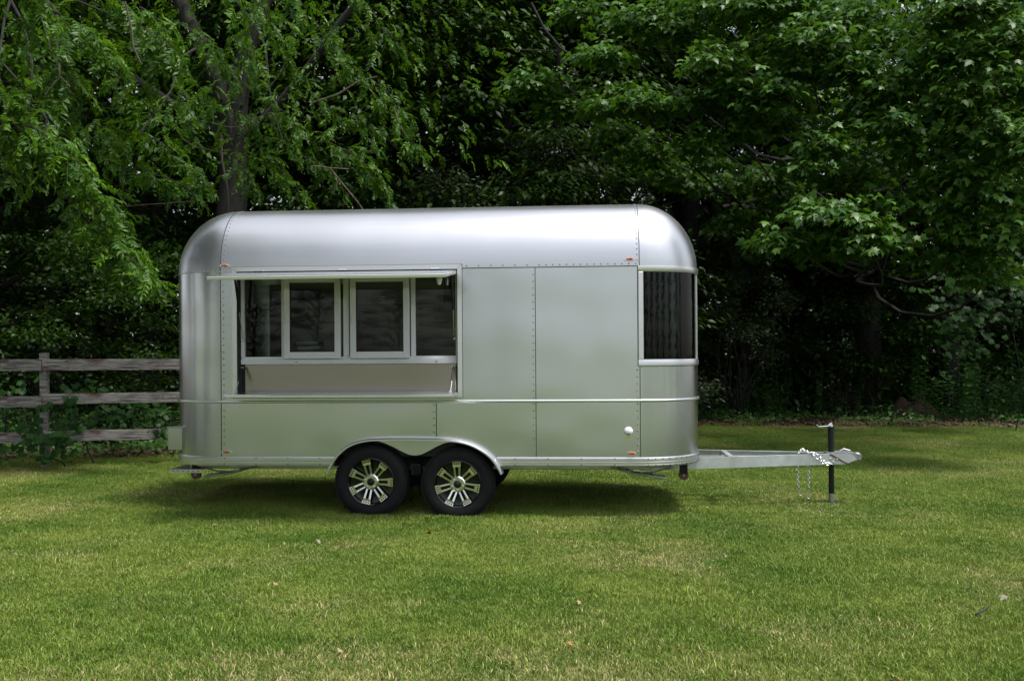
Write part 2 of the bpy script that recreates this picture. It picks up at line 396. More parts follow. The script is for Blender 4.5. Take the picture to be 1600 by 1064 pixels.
# ================================================================== GROUND
def ground_z(x, y):
    e = max(0.0, y - 12.5)
    z = -0.03 + (0.012 * e if x < 0 else 0.004 * e)
    return z
def edge_y(x):      # far edge of the mown lawn
    k = [(-14, 12.9), (-8, 13.4), (-5.5, 13.9), (-3.5, 14.8), (-1, 17.2), (2.5, 18.9), (4.5, 19.4), (7, 19.2), (12, 18.8), (20, 18)]
    for (x0, y0), (x1, y1) in zip(k, k[1:]):
        if x <= x1: return y0 + (y1 - y0) * max(0, (x - x0)) / (x1 - x0)
    return 18
def lawnmat(name, a, b_, dry, base):
    m, t, p, L = newmat(name)
    g = nd(t, 'ShaderNodeNewGeometry')
    n1 = nd(t, 'ShaderNodeTexNoise'); n1.inputs['Scale'].default_value = .9; n1.inputs['Detail'].default_value = 6; n1.inputs['Roughness'].default_value = .62
    n2 = nd(t, 'ShaderNodeTexNoise'); n2.inputs['Scale'].default_value = .55; n2.inputs['Detail'].default_value = 7; n2.inputs['Roughness'].default_value = .68
    mp = nd(t, 'ShaderNodeMapping'); mp.inputs['Location'].default_value = (31, 7, 0)
    L(g.outputs['Position'], n1.inputs['Vector']); L(g.outputs['Position'], mp.inputs[0]); L(mp.outputs[0], n2.inputs['Vector'])
    r1 = nd(t, 'ShaderNodeMapRange'); r1.inputs[1].default_value = .36; r1.inputs[2].default_value = .64; L(n1.outputs[0], r1.inputs[0])
    r2 = nd(t, 'ShaderNodeMapRange'); r2.inputs[1].default_value = .50; r2.inputs[2].default_value = .72; L(n2.outputs[0], r2.inputs[0])
    mx = nd(t, 'ShaderNodeMix', data_type='RGBA'); mx.inputs['A'].default_value = (*a, 1); mx.inputs['B'].default_value = (*b_, 1); L(r1.outputs[0], mx.inputs['Factor'])
    mx2 = nd(t, 'ShaderNodeMix', data_type='RGBA'); mx2.inputs['B'].default_value = (*dry, 1); L(mx.outputs['Result'], mx2.inputs['A'])
    return m, t, p, L, mx2, r2
def grass_mat():
    m, t, p, L, mx2, r2 = lawnmat('grass_blades', (.088, .172, .014), (.215, .282, .045), (.50, .42, .20), 0)
    at_ = nd(t, 'ShaderNodeAttribute'); at_.attribute_name = 'tint'
    # a blade turns straw-coloured when its own tint plus the dryness of the spot is high
    ad = nd(t, 'ShaderNodeMath', operation='MULTIPLY_ADD'); ad.inputs[1].default_value = .55; L(r2.outputs[0], ad.inputs[0]); L(at_.outputs['Fac'], ad.inputs[2])
    st = nd(t, 'ShaderNodeMapRange'); st.inputs[1].default_value = .88; st.inputs[2].default_value = 1.12; L(ad.outputs[0], st.inputs[0])
    L(st.outputs[0], mx2.inputs['Factor'])
    mu = nd(t, 'ShaderNodeMapRange'); mu.inputs[1].default_value = 0; mu.inputs[2].default_value = 1; mu.inputs[3].default_value = .65; mu.inputs[4].default_value = 1.35
    ml = nd(t, 'ShaderNodeMath', operation='FRACT'); m7 = nd(t, 'ShaderNodeMath', operation='MULTIPLY'); m7.inputs[1].default_value = 7.13
    L(at_.outputs['Fac'], m7.inputs[0]); L(m7.outputs[0], ml.inputs[0]); L(ml.outputs[0], mu.inputs[0])
    v = nd(t, 'ShaderNodeVectorMath', operation='SCALE'); L(mx2.outputs['Result'], v.inputs[0]); L(mu.outputs[0], v.inputs['Scale'])
    L(v.outputs[0], p.inputs['Base Color']); p.inputs['Roughness'].default_value = .5; p.inputs['Specular IOR Level'].default_value = .3
    out = t.nodes['Material Output']; tr = nd(t, 'ShaderNodeBsdfTranslucent'); L(v.outputs[0], tr.inputs[0])
    ms = nd(t, 'ShaderNodeMixShader'); ms.inputs[0].default_value = .22; L(p.outputs[0], ms.inputs[1]); L(tr.outputs[0], ms.inputs[2]); L(ms.outputs[0], out.inputs[0])
    return m
def lawn_ground_mat():
    m, t, p, L, mx2, r2 = lawnmat('lawn_ground', (.065, .105, .018), (.10, .14, .03), (.16, .13, .06), 0)
    L(r2.outputs[0], mx2.inputs['Factor']); L(mx2.outputs['Result'], p.inputs['Base Color']); p.inputs['Roughness'].default_value = .9
    return m
def litter_mat():
    m, t, p, L = newmat('leaf_litter')
    g = nd(t, 'ShaderNodeNewGeometry'); n = nd(t, 'ShaderNodeTexNoise'); n.inputs['Scale'].default_value = 9; n.inputs['Detail'].default_value = 8; n.inputs['Roughness'].default_value = .7
    L(g.outputs['Position'], n.inputs['Vector']); cr = nd(t, 'ShaderNodeValToRGB'); e = cr.color_ramp.elements
    e[0].position = .35; e[0].color = (.022, .014, .009, 1); e[1].position = .68; e[1].color = (.085, .05, .03, 1)
    L(n.outputs[0], cr.inputs[0]); L(cr.outputs[0], p.inputs['Base Color']); p.inputs['Roughness'].default_value = .95
    bp = nd(t, 'ShaderNodeBump'); bp.inputs['Strength'].default_value = 1; bp.inputs['Distance'].default_value = .05; L(n.outputs[0], bp.inputs['Height']); L(bp.outputs[0], p.inputs['Normal'])
    return m
GRAVEL = plain('grey_gravel', (.20, .195, .185), .9, var=.2, scale=3)
THATCH = plain('lawn_thatch', (.030, .038, .012), .95, var=.3, scale=3)
GRASS = grass_mat(); LAWN = lawn_ground_mat(); LITTER = litter_mat()
def sheet(name, xs, y0f, y1f, ny, dz, mat):
    mb = MB(); vs = []; nx = len(xs)
    for x in xs:
        a, b2 = y0f(x), y1f(x)
        for j in range(ny):
            y = a + (b2 - a) * j / (ny - 1); vs.append((x, y, ground_z(x, y) + dz))
    fs = [(i * ny + j, (i + 1) * ny + j, (i + 1) * ny + j + 1, i * ny + j + 1) for i in range(nx - 1) for j in range(ny - 1)]
    mb.add(vs, fs); o = mb.build(name, mat, smooth=80); o['kind'] = 'structure'; return o
xs = [-400, -120, -60] + [-30 + .5 * i for i in range(121)] + [60, 120, 400]
sheet('ground', xs, lambda x: -400, lambda x: 3.0, 3, 0, LAWN)
sheet('added_gravel_strip', xs, lambda x: -27, lambda x: -11, 2, .004, GRAVEL)  # never in view; added to grey the lawn green mirrored in the walls
sheet('lawn', xs, lambda x: 3.0, lambda x: 12.4, 3, 0, THATCH)
sheet('lawn', xs, lambda x: 12.4, lambda x: 12.4 + max(.1, edge_y(x) - 12.4) + .12 * math.sin(x * 3.1) + .1 * math.sin(x * 7.7), 10, 0, THATCH)
sheet('forest_floor', xs, lambda x: 12.4 + max(.1, edge_y(x) - 12.4) + .12 * math.sin(x * 3.1) + .1 * math.sin(x * 7.7), lambda x: 60, 24, 0, LITTER)
sheet('far_ground', xs, lambda x: 60, lambda x: 600, 4, 0, LITTER)

# grass blades: one object, patches of blades spread by geometry nodes
SRC = bpy.data.collections.new("blade_patches")
def blade_patch(k, size=.34, n=1300):
    r = np.random.default_rng(100 + k)
    px = r.uniform(-size / 2, size / 2, n); py = r.uniform(-size / 2, size / 2, n)
    h = r.uniform(.015, .038, n) * (1 + .25 * np.sin(px * 21 + k) * np.cos(py * 17)); w = r.uniform(.0014, .0027, n)
    az = r.uniform(0, 2 * np.pi, n); lean = np.abs(r.normal(.45, .35, n)); la = r.uniform(0, 2 * np.pi, n)
    sx, sy = np.cos(az) * w, np.sin(az) * w; lx, ly = np.cos(la) * lean, np.sin(la) * lean
    z0 = np.zeros(n) - .003
    A = np.stack([px - sx, py - sy, z0], 1); B = np.stack([px + sx, py + sy, z0], 1)
    mx = px + lx * h * .35; my = py + ly * h * .35
    C = np.stack([mx + sx * .8, my + sy * .8, h * .58], 1); D = np.stack([mx - sx * .8, my - sy * .8, h * .58], 1)
    E_ = np.stack([px + lx * h * 1.1, py + ly * h * 1.1, h * (1 - .22 * lean)], 1)
    V = np.stack([A, B, C, D, E_], 1).reshape(-1, 3)
    T = np.array([(0, 1, 2), (0, 2, 3), (3, 2, 4)])[None] + (np.arange(n) * 5)[:, None, None]
    tint = np.repeat(r.uniform(0, 1, n), 5)
    me = tri_mesh('blade_patch', V, T.reshape(-1, 3), tint, GRASS)
    ob = bpy.data.objects.new('blade_patch', me); SRC.objects.link(ob)
for k in range(7): blade_patch(k)
pts = []
y = 3.3
while y < 20:
    x = -y * .64 - 1.2
    while x < y * .64 + 1.2:
        xx, yy = x + random.uniform(-.05, .05), y + random.uniform(-.05, .05)
        e = edge_y(xx)
        if yy < e + .05 * math.sin(xx * 5): pts.append((xx, yy, ground_z(xx, yy)))
        x += .175
    y += .175
me = bpy.data.meshes.new('grass'); me.from_pydata(pts, [], [])
gr = bpy.data.objects.new('grass', me); put(gr); tag(gr, 'short mown green grass blades with straw coloured patches', 'grass', kind='stuff')
ng = bpy.data.node_groups.new('grass_nodes', 'GeometryNodeTree')
ng.interface.new_socket('Geometry', in_out='INPUT', socket_type='NodeSocketGeometry'); ng.interface.new_socket('Geometry', in_out='OUTPUT', socket_type='NodeSocketGeometry')
gi = ng.nodes.new('NodeGroupInput'); go = ng.nodes.new('NodeGroupOutput'); iop = ng.nodes.new('GeometryNodeInstanceOnPoints')
ci = ng.nodes.new('GeometryNodeCollectionInfo'); ci.inputs['Collection'].default_value = SRC; ci.inputs['Separate Children'].default_value = True; ci.inputs['Reset Children'].default_value = True
rv = ng.nodes.new('FunctionNodeRandomValue'); rv.data_type = 'FLOAT_VECTOR'; rv.inputs[0].default_value = (-.05, -.05, 0); rv.inputs[1].default_value = (.05, .05, 6.283)
rs = ng.nodes.new('FunctionNodeRandomValue'); rs.data_type = 'FLOAT'; rs.inputs[2].default_value = .7; rs.inputs[3].default_value = 1.3
iop.inputs['Pick Instance'].default_value = True
GL = ng.links.new
GL(gi.outputs[0], iop.inputs['Points']); GL(ci.outputs[0], iop.inputs['Instance']); GL(rv.outputs[0], iop.inputs['Rotation']); GL(rs.outputs[1], iop.inputs['Scale']); GL(iop.outputs[0], go.inputs[0])
md = gr.modifiers.new('spread', 'NODES'); md.node_group = ng

# ================================================================== FOOD TRAILER
A_, P_ = R_(4.3), R_(0.4)
TR = empty('food_trailer', ((647 - 800) / 1556 * 9.1, 9.1, 0), (0, -P_, -A_))
tag(TR, 'silver riveted aluminium food trailer with open serving hatch on the lawn', 'trailer')
XL, XR, RL, RR, WD = -1.80, 2.06, .60, .57, 2.10
ZS, ZB, ZK0, ZK1, RV = 2.24, 1.03, .44, .521, .63
def arc_path(which, t0=0, t1=90, n=14, off=0.0):
    """plan path over a corner; returns centre, normal, radius lists"""
    out = []
    for i in range(n + 1):
        a = R_(t0 + (t1 - t0) * i / n)
        if which == 'FR': out.append((XR, RR, math.sin(a), -math.cos(a), RR))          # near front corner
        if which == 'BR': out.append((XR, WD - RR, math.cos(a), math.sin(a), RR))      # far front corner
        if which == 'FL': out.append((XL, RL, -math.sin(a), -math.cos(a), RL))
        if which == 'BL': out.append((XL, WD - RL, -math.cos(a), math.sin(a), RL))
    return out
def side(x0, x1, n=2):       # near side
    return [(x0 + (x1 - x0) * i / n, RR, 0, -1, RR) for i in range(n + 1)]
def fside(x0, x1, n=2):
    return [(x0 + (x1 - x0) * i / n, WD - RR, 0, 1, RR) for i in range(n + 1)]
RIGHT_WRAP = arc_path('FR') + arc_path('BR')
LEFT_WRAP = arc_path('FL') + arc_path('BL')
def wall(name, path, z0, z1, nz=2, t=.006, mat=ALU, zf=None, lift=0.0, label=None):
    G = []; N = []
    for (cx, cy, nx, ny, r) in path:
        X, Y = cx + nx * (r + lift), cy + ny * (r + lift); a = zf(X) if zf else z0
        G.append([(X, Y, a + (z1 - a) * j / nz) for j in range(nz + 1)]); N.append([(nx, ny, 0)] * (nz + 1))
    mb = MB(); grid_shell(mb, G, N, t); o = mb.build(name, mat or INTER, TR, smooth=35)
    if label: o['label'] = label
    return o
def sweep(mb, path, prof, closed=True):
    """prof: (out, z) pairs swept along a plan path"""
    n0 = len(mb.v); m = len(prof); vs = []; fs = []
    for (cx, cy, nx, ny, r) in path:
        for (o_, z) in prof: vs.append((cx + nx * (r + o_), cy + ny * (r + o_), z))
    for i in range(len(path) - 1):
        for k in range(m if closed else m - 1):
            k2 = (k + 1) % m; fs.append((i * m + k, (i + 1) * m + k, (i + 1) * m + k2, i * m + k2))
    if closed: fs.append(tuple(range(m))); fs.append(tuple((len(path) - 1) * m + k for k in reversed(range(m))))
    mb.add(vs, fs)
# --- wheel-arch outline of the lower side panels
def interp(k, x):
    if x <= k[0][0]: return k[0][1]
    for (x0, y0), (x1, y1) in zip(k, k[1:]):
        if x <= x1:
            s = (x - x0) / (x1 - x0); return y0 + (y1 - y0) * s
    return k[-1][1]
FEND = [(-.80, .39), (-.762, .46), (-.721, .533), (-.66, .592), (-.60, .640), (-.53, .668), (-.46, .687), (-.39, .697), (-.2, .703), (.005, .703), (.2, .699), (.33, .693), (.42, .684), (.50, .666), (.565, .643), (.64, .602), (.70, .560), (.755, .510), (.79, .455), (.824, .383)]
OPEN = [(-.80, .36), (-.762, .44), (-.70, .525), (-.62, .598), (-.53, .645), (-.43, .668), (-.33, .668), (-.27, .65), (-.19, .615), (-.115, .575), (-.05, .545), (0.01, .535), (.07, .545), (.13, .573), (.20, .612), (.28, .648), (.36, .664), (.44, .662), (.52, .642), (.60, .60), (.68, .545), (.745, .475), (.80, .36)]
def archz(x): return max(.462, interp(OPEN, x)) if -.78 < x < .80 else .462
wall('corner_panel', arc_path('FL') + arc_path('BL'), .462, ZB, label='lower rear wraparound panel with a greenish reflection')
def seg(x0, x1, step=.03): n = max(1, int(round((x1 - x0) / step))); return side(x0, x1, n)
wall('side_panel', seg(XL, .211), .462, ZB, zf=archz)
wall('side_panel', seg(.211, 1.122), .462, ZB, zf=archz)
wall('side_panel', seg(1.122, XR, .5), .462, ZB)
wall('corner_panel', RIGHT_WRAP, .462, ZB)
OX0, OX1, OZ0, OZ1 = -1.643, .413, 1.105, 2.235     # serving opening
wall('corner_panel', LEFT_WRAP, ZB, ZS, label='upper rear wraparound panel with vertical brush lines')
wall('side_panel', side(XL, OX0), ZB, ZS); wall('side_panel', side(OX0, OX1), ZB, OZ0)
wall('side_panel', side(OX1, 1.122), ZB, ZS, nz=8); wall('side_panel', side(1.122, XR, 4), ZB, ZS, nz=8)
WZ0, WZ1 = 1.40, 2.195
wall('corner_panel', RIGHT_WRAP, ZB, WZ0 - .02); wall('window_header', RIGHT_WRAP, WZ1 + .01, ZS)
wall('far_side_panel', fside(XL, XR, 6), .462, ZS)
# roof skins
def roofcap(path, name):
    G = []; N = []
    for (cx, cy, nx, ny, r) in path:
        g = []; q = []
        for j in range(17):
            t = math.pi / 2 * j / 16
            g.append((cx + nx * r * math.cos(t), cy + ny * r * math.cos(t), ZS + RV * math.sin(t)))
            v = Vector((nx * math.cos(t) / r, ny * math.cos(t) / r, math.sin(t) / RV)).normalized(); q.append(tuple(v))
        G.append(g); N.append(q)
    mb = MB(); grid_shell(mb, G, N, .006); return mb.build(name, ALU_ROOF, TR, smooth=40)
roofcap(arc_path('FL', n=16), 'roof_cap_panel'); roofcap([arc_path('FL')[-1], arc_path('BL')[0]], 'roof_cap_panel'); roofcap(arc_path('BL', n=16), 'roof_cap_panel')
roofcap(arc_path('FR', n=16), 'roof_cap_panel'); roofcap([arc_path('FR')[-1], arc_path('BR')[0]], 'roof_cap_panel'); roofcap(arc_path('BR', n=16), 'roof_cap_panel')
G = []; N = []
for i in range(9):
    x = XL + (XR - XL) * i / 8; rr = RL + (RR - RL) * i / 8; g = []; q = []
    for j in range(21):
        t = math.pi / 2 * j / 20; g.append((x, rr - rr * math.cos(t), ZS + RV * math.sin(t))); q.append(tuple(Vector((0, -math.cos(t) / rr, math.sin(t) / RV)).normalized()))
    for j in range(21):
        t = math.pi / 2 * (1 - j / 20); g.append((x, WD - rr + rr * math.cos(t), ZS + RV * math.sin(t))); q.append(tuple(Vector((0, math.cos(t) / rr, math.sin(t) / RV)).normalized()))
    G.append(g); N.append(q)
mb = MB(); grid_shell(mb, G, N, .006); mb.build('roof_panel', ALU_ROOF, TR, smooth=40)
# skirt extrusion with three ribs, cut where the fender is
prof = [(-.004, ZK0), (.012, ZK0)]
for k in range(3):
    a = ZK0 + .003 + k * .025; prof += [(.013, a), (.013, a + .013), (.0075, a + .017), (.0075, a + .022)]
prof += [(.013, ZK1 - .006), (.010, ZK1), (-.004, ZK1)]
mb = MB(); sweep(mb, list(reversed(LEFT_WRAP)) + side(XL, -.735, 4)[1:], prof); mb.build('skirt_rail', ALU_TRIM, TR, smooth=30)
mb = MB(); sweep(mb, side(.765, XR, 4) + RIGHT_WRAP[1:], prof); mb.build('skirt_rail', ALU_TRIM, TR, smooth=30)
mb = MB(); sweep(mb, fside(XL, XR, 2), prof); mb.build('skirt_rail', ALU_TRIM, TR, smooth=30)
# belt rail
hp = [(-.003, ZB - .012)] + [(.012 + .006 * math.cos(a), ZB + .012 * math.sin(a)) for a in [R_(d) for d in (-80, -50, -20, 20, 50, 80)]] + [(-.003, ZB + .012)]
mb = MB(); sweep(mb, list(reversed(LEFT_WRAP)) + side(XL, XR, 4)[1:] + RIGHT_WRAP[1:], hp); mb.build('belt_rail', ALU_TRIM, TR, smooth=50)
# eave bead over the left end and right of the hatch
eb = [(-.003, ZS - .007), (.006, ZS - .006), (.008, ZS), (.006, ZS + .006), (-.003, ZS + .007)]
mb = MB(); sweep(mb, list(reversed(LEFT_WRAP)), eb); mb.build('eave_bead', ALU_TRIM, TR, smooth=50)
mb = MB(); sweep(mb, side(.457, XR, 4), [(-.003, ZS - .004), (.003, ZS - .004), (.003, ZS + .004), (-.003, ZS + .004)]); mb.build('eave_bead', DARK, TR)
# sealant seams (dark hairlines) standing a hair proud of the skins
mb = MB()
def vseam(x, z0, z1, w=.0035): mb.box(x - w, x + w, -.0022, .004, z0, z1)
vseam(XL, .523, 1.017); vseam(XL, 1.043, ZS - .008); vseam(.211, .71, 1.017); vseam(1.122, .523, 1.017); vseam(1.122, 1.043, ZS - .006); vseam(XR, .523, 1.017); vseam(XR, 1.043, WZ0 - .06)
for (x, r) in ((XL, RL), (XR, RR)):
    ps = [(x, r - (r + .001) * math.cos(t), ZS + (RV + .001) * math.sin(t)) for t in [math.pi / 2 * j / 24 for j in range(25)]]
    for a, b2 in zip(ps, ps[1:]):
        w = .0035
        n_ = Vector((0, -(b2[2] - a[2]), b2[1] - a[1])).normalized() * -.0
        mb.add([(a[0] - w, a[1] - .002, a[2]), (a[0] + w, a[1] - .002, a[2]), (b2[0] + w, b2[1] - .002, b2[2] + .001), (b2[0] - w, b2[1] - .002, b2[2] + .001)], [(0, 1, 2, 3)])
mb.build('seam_sealant', DARK, TR, kind='stuff')
# rivets
RIVM = plain('rivet_metal', (.13, .135, .14), .45, metal=1)
rv_m = MB()
def rivet(x, y, z, nx, ny, nz=0.0, r=.0070, h=.0042):
    n_ = Vector((nx, ny, nz)).normalized(); u = n_.orthogonal().normalized(); w = n_.cross(u); c = Vector((x, y, z))
    vs = []
    for (rr, hh) in ((r, 0), (r * .75, h * .7)):
        for k in range(6):
            a = k * math.pi / 3; vs.append(c + u * (rr * math.cos(a)) + w * (rr * math.sin(a)) + n_ * hh)
    vs.append(c + n_ * h)
    fs = [(k, (k + 1) % 6, 6 + (k + 1) % 6, 6 + k) for k in range(6)] + [(6 + k, 6 + (k + 1) % 6, 12) for k in range(6)]
    rv_m.add(vs, fs)
def vriv(x, z0, z1, step=.062):
    z = z0 + .03
    while z < z1 - .02: rivet(x, 0, z, 0, -1); z += step
vriv(XL + .026, .55, ZB); vriv(XL + .026, ZB, ZS); vriv(.211 - .022, .72, ZB); vriv(1.122 - .02, .54, ZB); vriv(1.122 - .02, ZB, ZS); vriv(XR - .024, .54, ZB); vriv(XR - .024, ZB, WZ0 - .06)
x = .50
while x < XR - .03: rivet(x, -.0, ZS + .022, 0, -1); x += .062 if x > 1.12 else .11
for (x, r) in ((XL + .03, RL), (XR - .02, RR)):
    for k in range(1, 19):
        t = math.pi / 2 * k / 19; rivet(x, r - r * math.cos(t), ZS + RV * math.sin(t), 0, -math.cos(t) / r, math.sin(t) / RV)
for k in range(1, 40):
    (cx, cy, nx, ny, r) = arc_path('FL', n=40)[k]; rivet(cx + nx * (r + .004), cy + ny * (r + .004), ZS + .004, nx, ny, .3, r=.0065) if k % 2 == 0 else None
    (cx, cy, nx, ny, r) = arc_path('FR', n=40)[k]
    if k % 3 == 0:
        for z in (ZK0 + .012, ZK1 - .012): rivet(cx + nx * (r + .0125), cy + ny * (r + .0125), z, nx, ny)
x = XL + .03
while x < XR:
    if not (-.76 < x < .79):
        for z in (ZK0 + .014, ZK1 - .010): rivet(x, -.0125, z, 0, -1)
    x += .30
rv_m.build('rivet', RIVM, TR, smooth=50, kind='stuff')

# --- serving opening: mitred trim, hatches, sliding windows
win = empty('serving_window', parent=TR)
def mitre(mb, x0, x1, z0, z1, w, y0, y1):
    o_ = [(x0, z0), (x1, z0), (x1, z1), (x0, z1)]; i_ = [(x0 + w, z0 + w), (x1 - w, z0 + w), (x1 - w, z1 - w), (x0 + w, z1 - w)]
    for k in range(4):
        k2 = (k + 1) % 4; g = .0012
        mb.prism([o_[k], o_[k2], i_[k2], i_[k]], y0, y1)
TX0, TX1, TZ0, TZ1, TW = -1.685, .455, 1.065, 2.276, .042
o_ = [(TX0, TZ0), (TX1, TZ0), (TX1, TZ1), (TX0, TZ1)]; i_ = [(TX0 + TW, TZ0 + TW), (TX1 - TW, TZ0 + TW), (TX1 - TW, TZ1 - TW), (TX0 + TW, TZ1 - TW)]
for k in range(4):
    k2 = (k + 1) % 4
    c = Vector(((o_[k][0] + o_[k2][0]) / 2, (o_[k][1] + o_[k2][1]) / 2)); d = Vector((o_[k2][0] - o_[k][0], o_[k2][1] - o_[k][1])).normalized() * .0015
    q = [(o_[k][0] + d.x, o_[k][1] + d.y), (o_[k2][0] - d.x, o_[k2][1] - d.y), (i_[k2][0] - d.x, i_[k2][1] - d.y), (i_[k][0] + d.x, i_[k][1] + d.y)]
    MB().prism(q, -.016, .004).build('trim_strip', ALU_TRIM, win)
# dark caulk round the trim and jamb returns
mb = MB(); mitre(mb, TX0 - .004, TX1 + .004, TZ0 - .004, TZ1 + .004, .008, -.004, .002); mb.build('caulk_line', DARK, win)
mb = MB()
mb.box(OX0 - .002, OX0 + .010, .004, .12, OZ0, OZ1); mb.box(OX1 - .010, OX1 + .002, .004, .12, OZ0, OZ1)
mb.box(OX0 + .010, OX1 - .010, .006, .12, OZ1 - .012, OZ1 - .001); mb.build('jamb', UNDER, win)
mb = MB(); mb.box(OX0 + .010, OX1 - .010, .006, .098, OZ0 - .004, OZ0 + .008); mb.build('counter_sill', ALU_TRIM, win)
mb = MB(); mb.box(-1.60, .385, .085, .097, OZ0 + .008, 1.372); mb.build('backsplash', STEEL, win)
MB().box(OX0 + .010, -1.60, .10, .112, OZ0 + .008, OZ1 - .012).build('side_filler', UNDER, win); MB().box(.385 + .015, OX1 - .010, .10, .112, OZ0 + .008, OZ1 - .012).build('side_filler', UNDER, win)
# fixed window frame (white)
mb = MB(); mb.box(-1.628, .402, .045, .10, 1.374, 1.424, bev=.003); mb.box(-1.628, .402, .060, .10, 1.4245, 1.444, bev=.002); mb.build('window_sill', WHITE, win)
for (a, b2) in ((-1.628, -1.594), (.388, .402)): MB().box(a, b2, .05, .10, 1.444, 2.222, bev=.002).build('window_frame', WHITE, win)
MB().box(-1.594, .388, .05, .10, 2.185, 2.222).build('window_frame', WHITE, win)
MB().box(-.660, -.605, .055, .10, 1.444, 2.185, bev=.003).build('mullion', WHITE, win)
MB().box(-1.246, -1.205, .062, .10, 1.444, 2.185, bev=.003).build('mullion', WHITE, win); MB().box(-.030, .014, .062, .10, 1.444, 2.185, bev=.003).build('mullion', WHITE, win)
def sash(x0, x1):
    z0, z1, y0, y1 = 1.425, 2.19, .022, .052; w, wb = .056, .062
    s_ = empty('sliding_sash', parent=TR)
    mb = MB(); mb.box(x0, x0 + w, y0, y1, z0, z1, bev=.003); mb.box(x1 - w, x1, y0, y1, z0, z1, bev=.003); mb.box(x0 + w, x1 - w, y0 + .001, y1, z0, z0 + wb, bev=.003); mb.box(x0 + w, x1 - w, y0 + .001, y1, z1 - wb, z1, bev=.003)
    mb.build('sash_frame', WHITE, s_, smooth=30)
    mb = MB(); mb.box(x0 + w, x0 + w + .006, y0 + .004, y1 - .002, z0 + wb, z1 - wb); mb.box(x1 - w - .006, x1 - w, y0 + .004, y1 - .002, z0 + wb, z1 - wb); mb.box(x0 + w + .006, x1 - w - .006, y0 + .004, y1 - .002, z0 + wb, z0 + wb + .006)
    mb.build('gasket', BLACK, s_)
    MB().box(x0 + w + .001, x1 - w - .001, y0 + .013, y0 + .018, z0 + wb + .001, z1 - wb - .001).build('glass_pane', GLASS, s_)
    mb = MB(); mb.box(x0 + .018, x0 + .030, y0 - .012, y0, 1.75, 1.83, bev=.003); mb.build('pull_handle', WHITE, s_)
sash(-1.212, -.679); sash(-.589, -.037)
MB().box(-1.594, -1.246, .078, .083, 1.444, 2.185).build('glass_pane', GLASS, win); MB().box(.014, .388, .078, .083, 1.444, 2.185).build('glass_pane', GLASS, win)

for x in (-1.10, .21): MB().box(x - .008, x + .008, .040, .0455, 1.393, 1.399).build('weep_slot', DARK, win)
# upper hatch, swung up on its top hinge
def slab(L_, th, lip, x0, x1, tilt, hz, hy, name, mat_out, hpart):
    """panel leaving the hinge line towards the camera, falling by tilt"""
    M = Matrix.Translation((0, hy, hz)) @ Matrix.Rotation(tilt, 4, 'X')
    mb = MB(); mb.box(x0, x1, -L_, 0, -.004, 0, M=M); mb.build('hatch_skin', mat_out, hpart)
    mb = MB()
    mb.box(x0, x1, -L_ - .006, -L_ + .022, -th, -.0045, bev=.003, M=M); mb.box(x0, x0 + .028, -L_ + .022, -.002, -th, -.0045, bev=.003, M=M); mb.box(x1 - .028, x1, -L_ + .022, -.002, -th, -.0045, bev=.003, M=M)
    mb.box(x0 + .028, x1 - .028, -.03, -.002, -th, -.0045, M=M)
    mb.build('hatch_frame', ALU_TRIM, hpart, smooth=30)
    mb = MB(); mb.box(x0 + .028, x1 - .028, -L_ + .022, -.03, -th + .006, -th + .010, M=M); mb.build('hatch_liner', ALU, hpart)
    return M
uh = empty('upper_hatch', parent=TR)
MU = slab(.735, .034, .02, OX0 + .006, OX1 - .006, R_(6.6), OZ1 - .012, -.022, 'upper_hatch', ALU, uh)
for x in (-1.43, -.635, .215):
    h = MB(); h.box(x - .045, x + .045, -.026, -.016, 2.236, 2.252); h.tube([(x - .04, -.027, 2.238), (x + .04, -.027, 2.238)], .007, 8); h.build('hinge', CHROME, uh, smooth=40)
lb = MB(); lb.lathe([(0.0, -.075), (.014, -.07), (.020, -.045), (.026, -.02), (.026, 0)], 14, 'z', tuple(MU @ Vector((OX1 - .075, -.60, -.03)))); lb.build('hatch_lamp', PLASTIC_W, uh, smooth=50)
lh = empty('lower_hatch', parent=TR)
ML = slab(.352, .030, .02, OX0 + .006, OX1 - .006, R_(0.6), OZ0 + .012, -.018, 'lower_hatch', ALU, lh)
for x in (-1.43, -.635, .195):
    h = MB(); h.box(x - .03, x - .012, -.024, -.016, 1.072, 1.084); h.box(x + .012, x + .03, -.024, -.016, 1.072, 1.084); h.tube([(x - .035, -.024, 1.088), (x + .035, -.024, 1.088)], .006, 8); h.build('hinge', BRASS, lh, smooth=40)
def strut(p, q, name='gas_strut', first='body'):
    p, q = Vector(p), Vector(q); m_ = p.lerp(q, .55)
    g = empty(name, parent=TR)
    mb = MB(); mb.tube([p, m_], .0095, 10); mb.build('strut_cylinder', BLACK, g, smooth=40)
    mb = MB(); mb.tube([m_, q], .0042, 8); mb.build('strut_rod', CHROME, g, smooth=40)
    for e in (p, q): MB().tube([e + Vector((-.012, 0, 0)), e + Vector((.012, 0, 0))], .008, 8).build('end_fitting', CHROME, g, smooth=40)
strut(MU @ Vector((OX0 + .03, -.13, -.03)), (OX0 + .042, .035, 1.60)); strut(MU @ Vector((OX1 - .03, -.16, -.03)), (OX1 - .035, .035, 1.60))
strut((OX0 + .035, .03, 1.345), (OX0 + .04, -.17, 1.125)); strut((OX1 - .045, .03, 1.345), (OX1 - .05, -.15, 1.125))
mb = MB(); mb.lathe([(0, -.07), (.011, -.068), (.011, -.01), (.004, 0), (.004, .03)], 10, 'z', (OX1 - .085, -.06, 2.15)); mb.build('hatch_latch', CAST, uh, smooth=40)

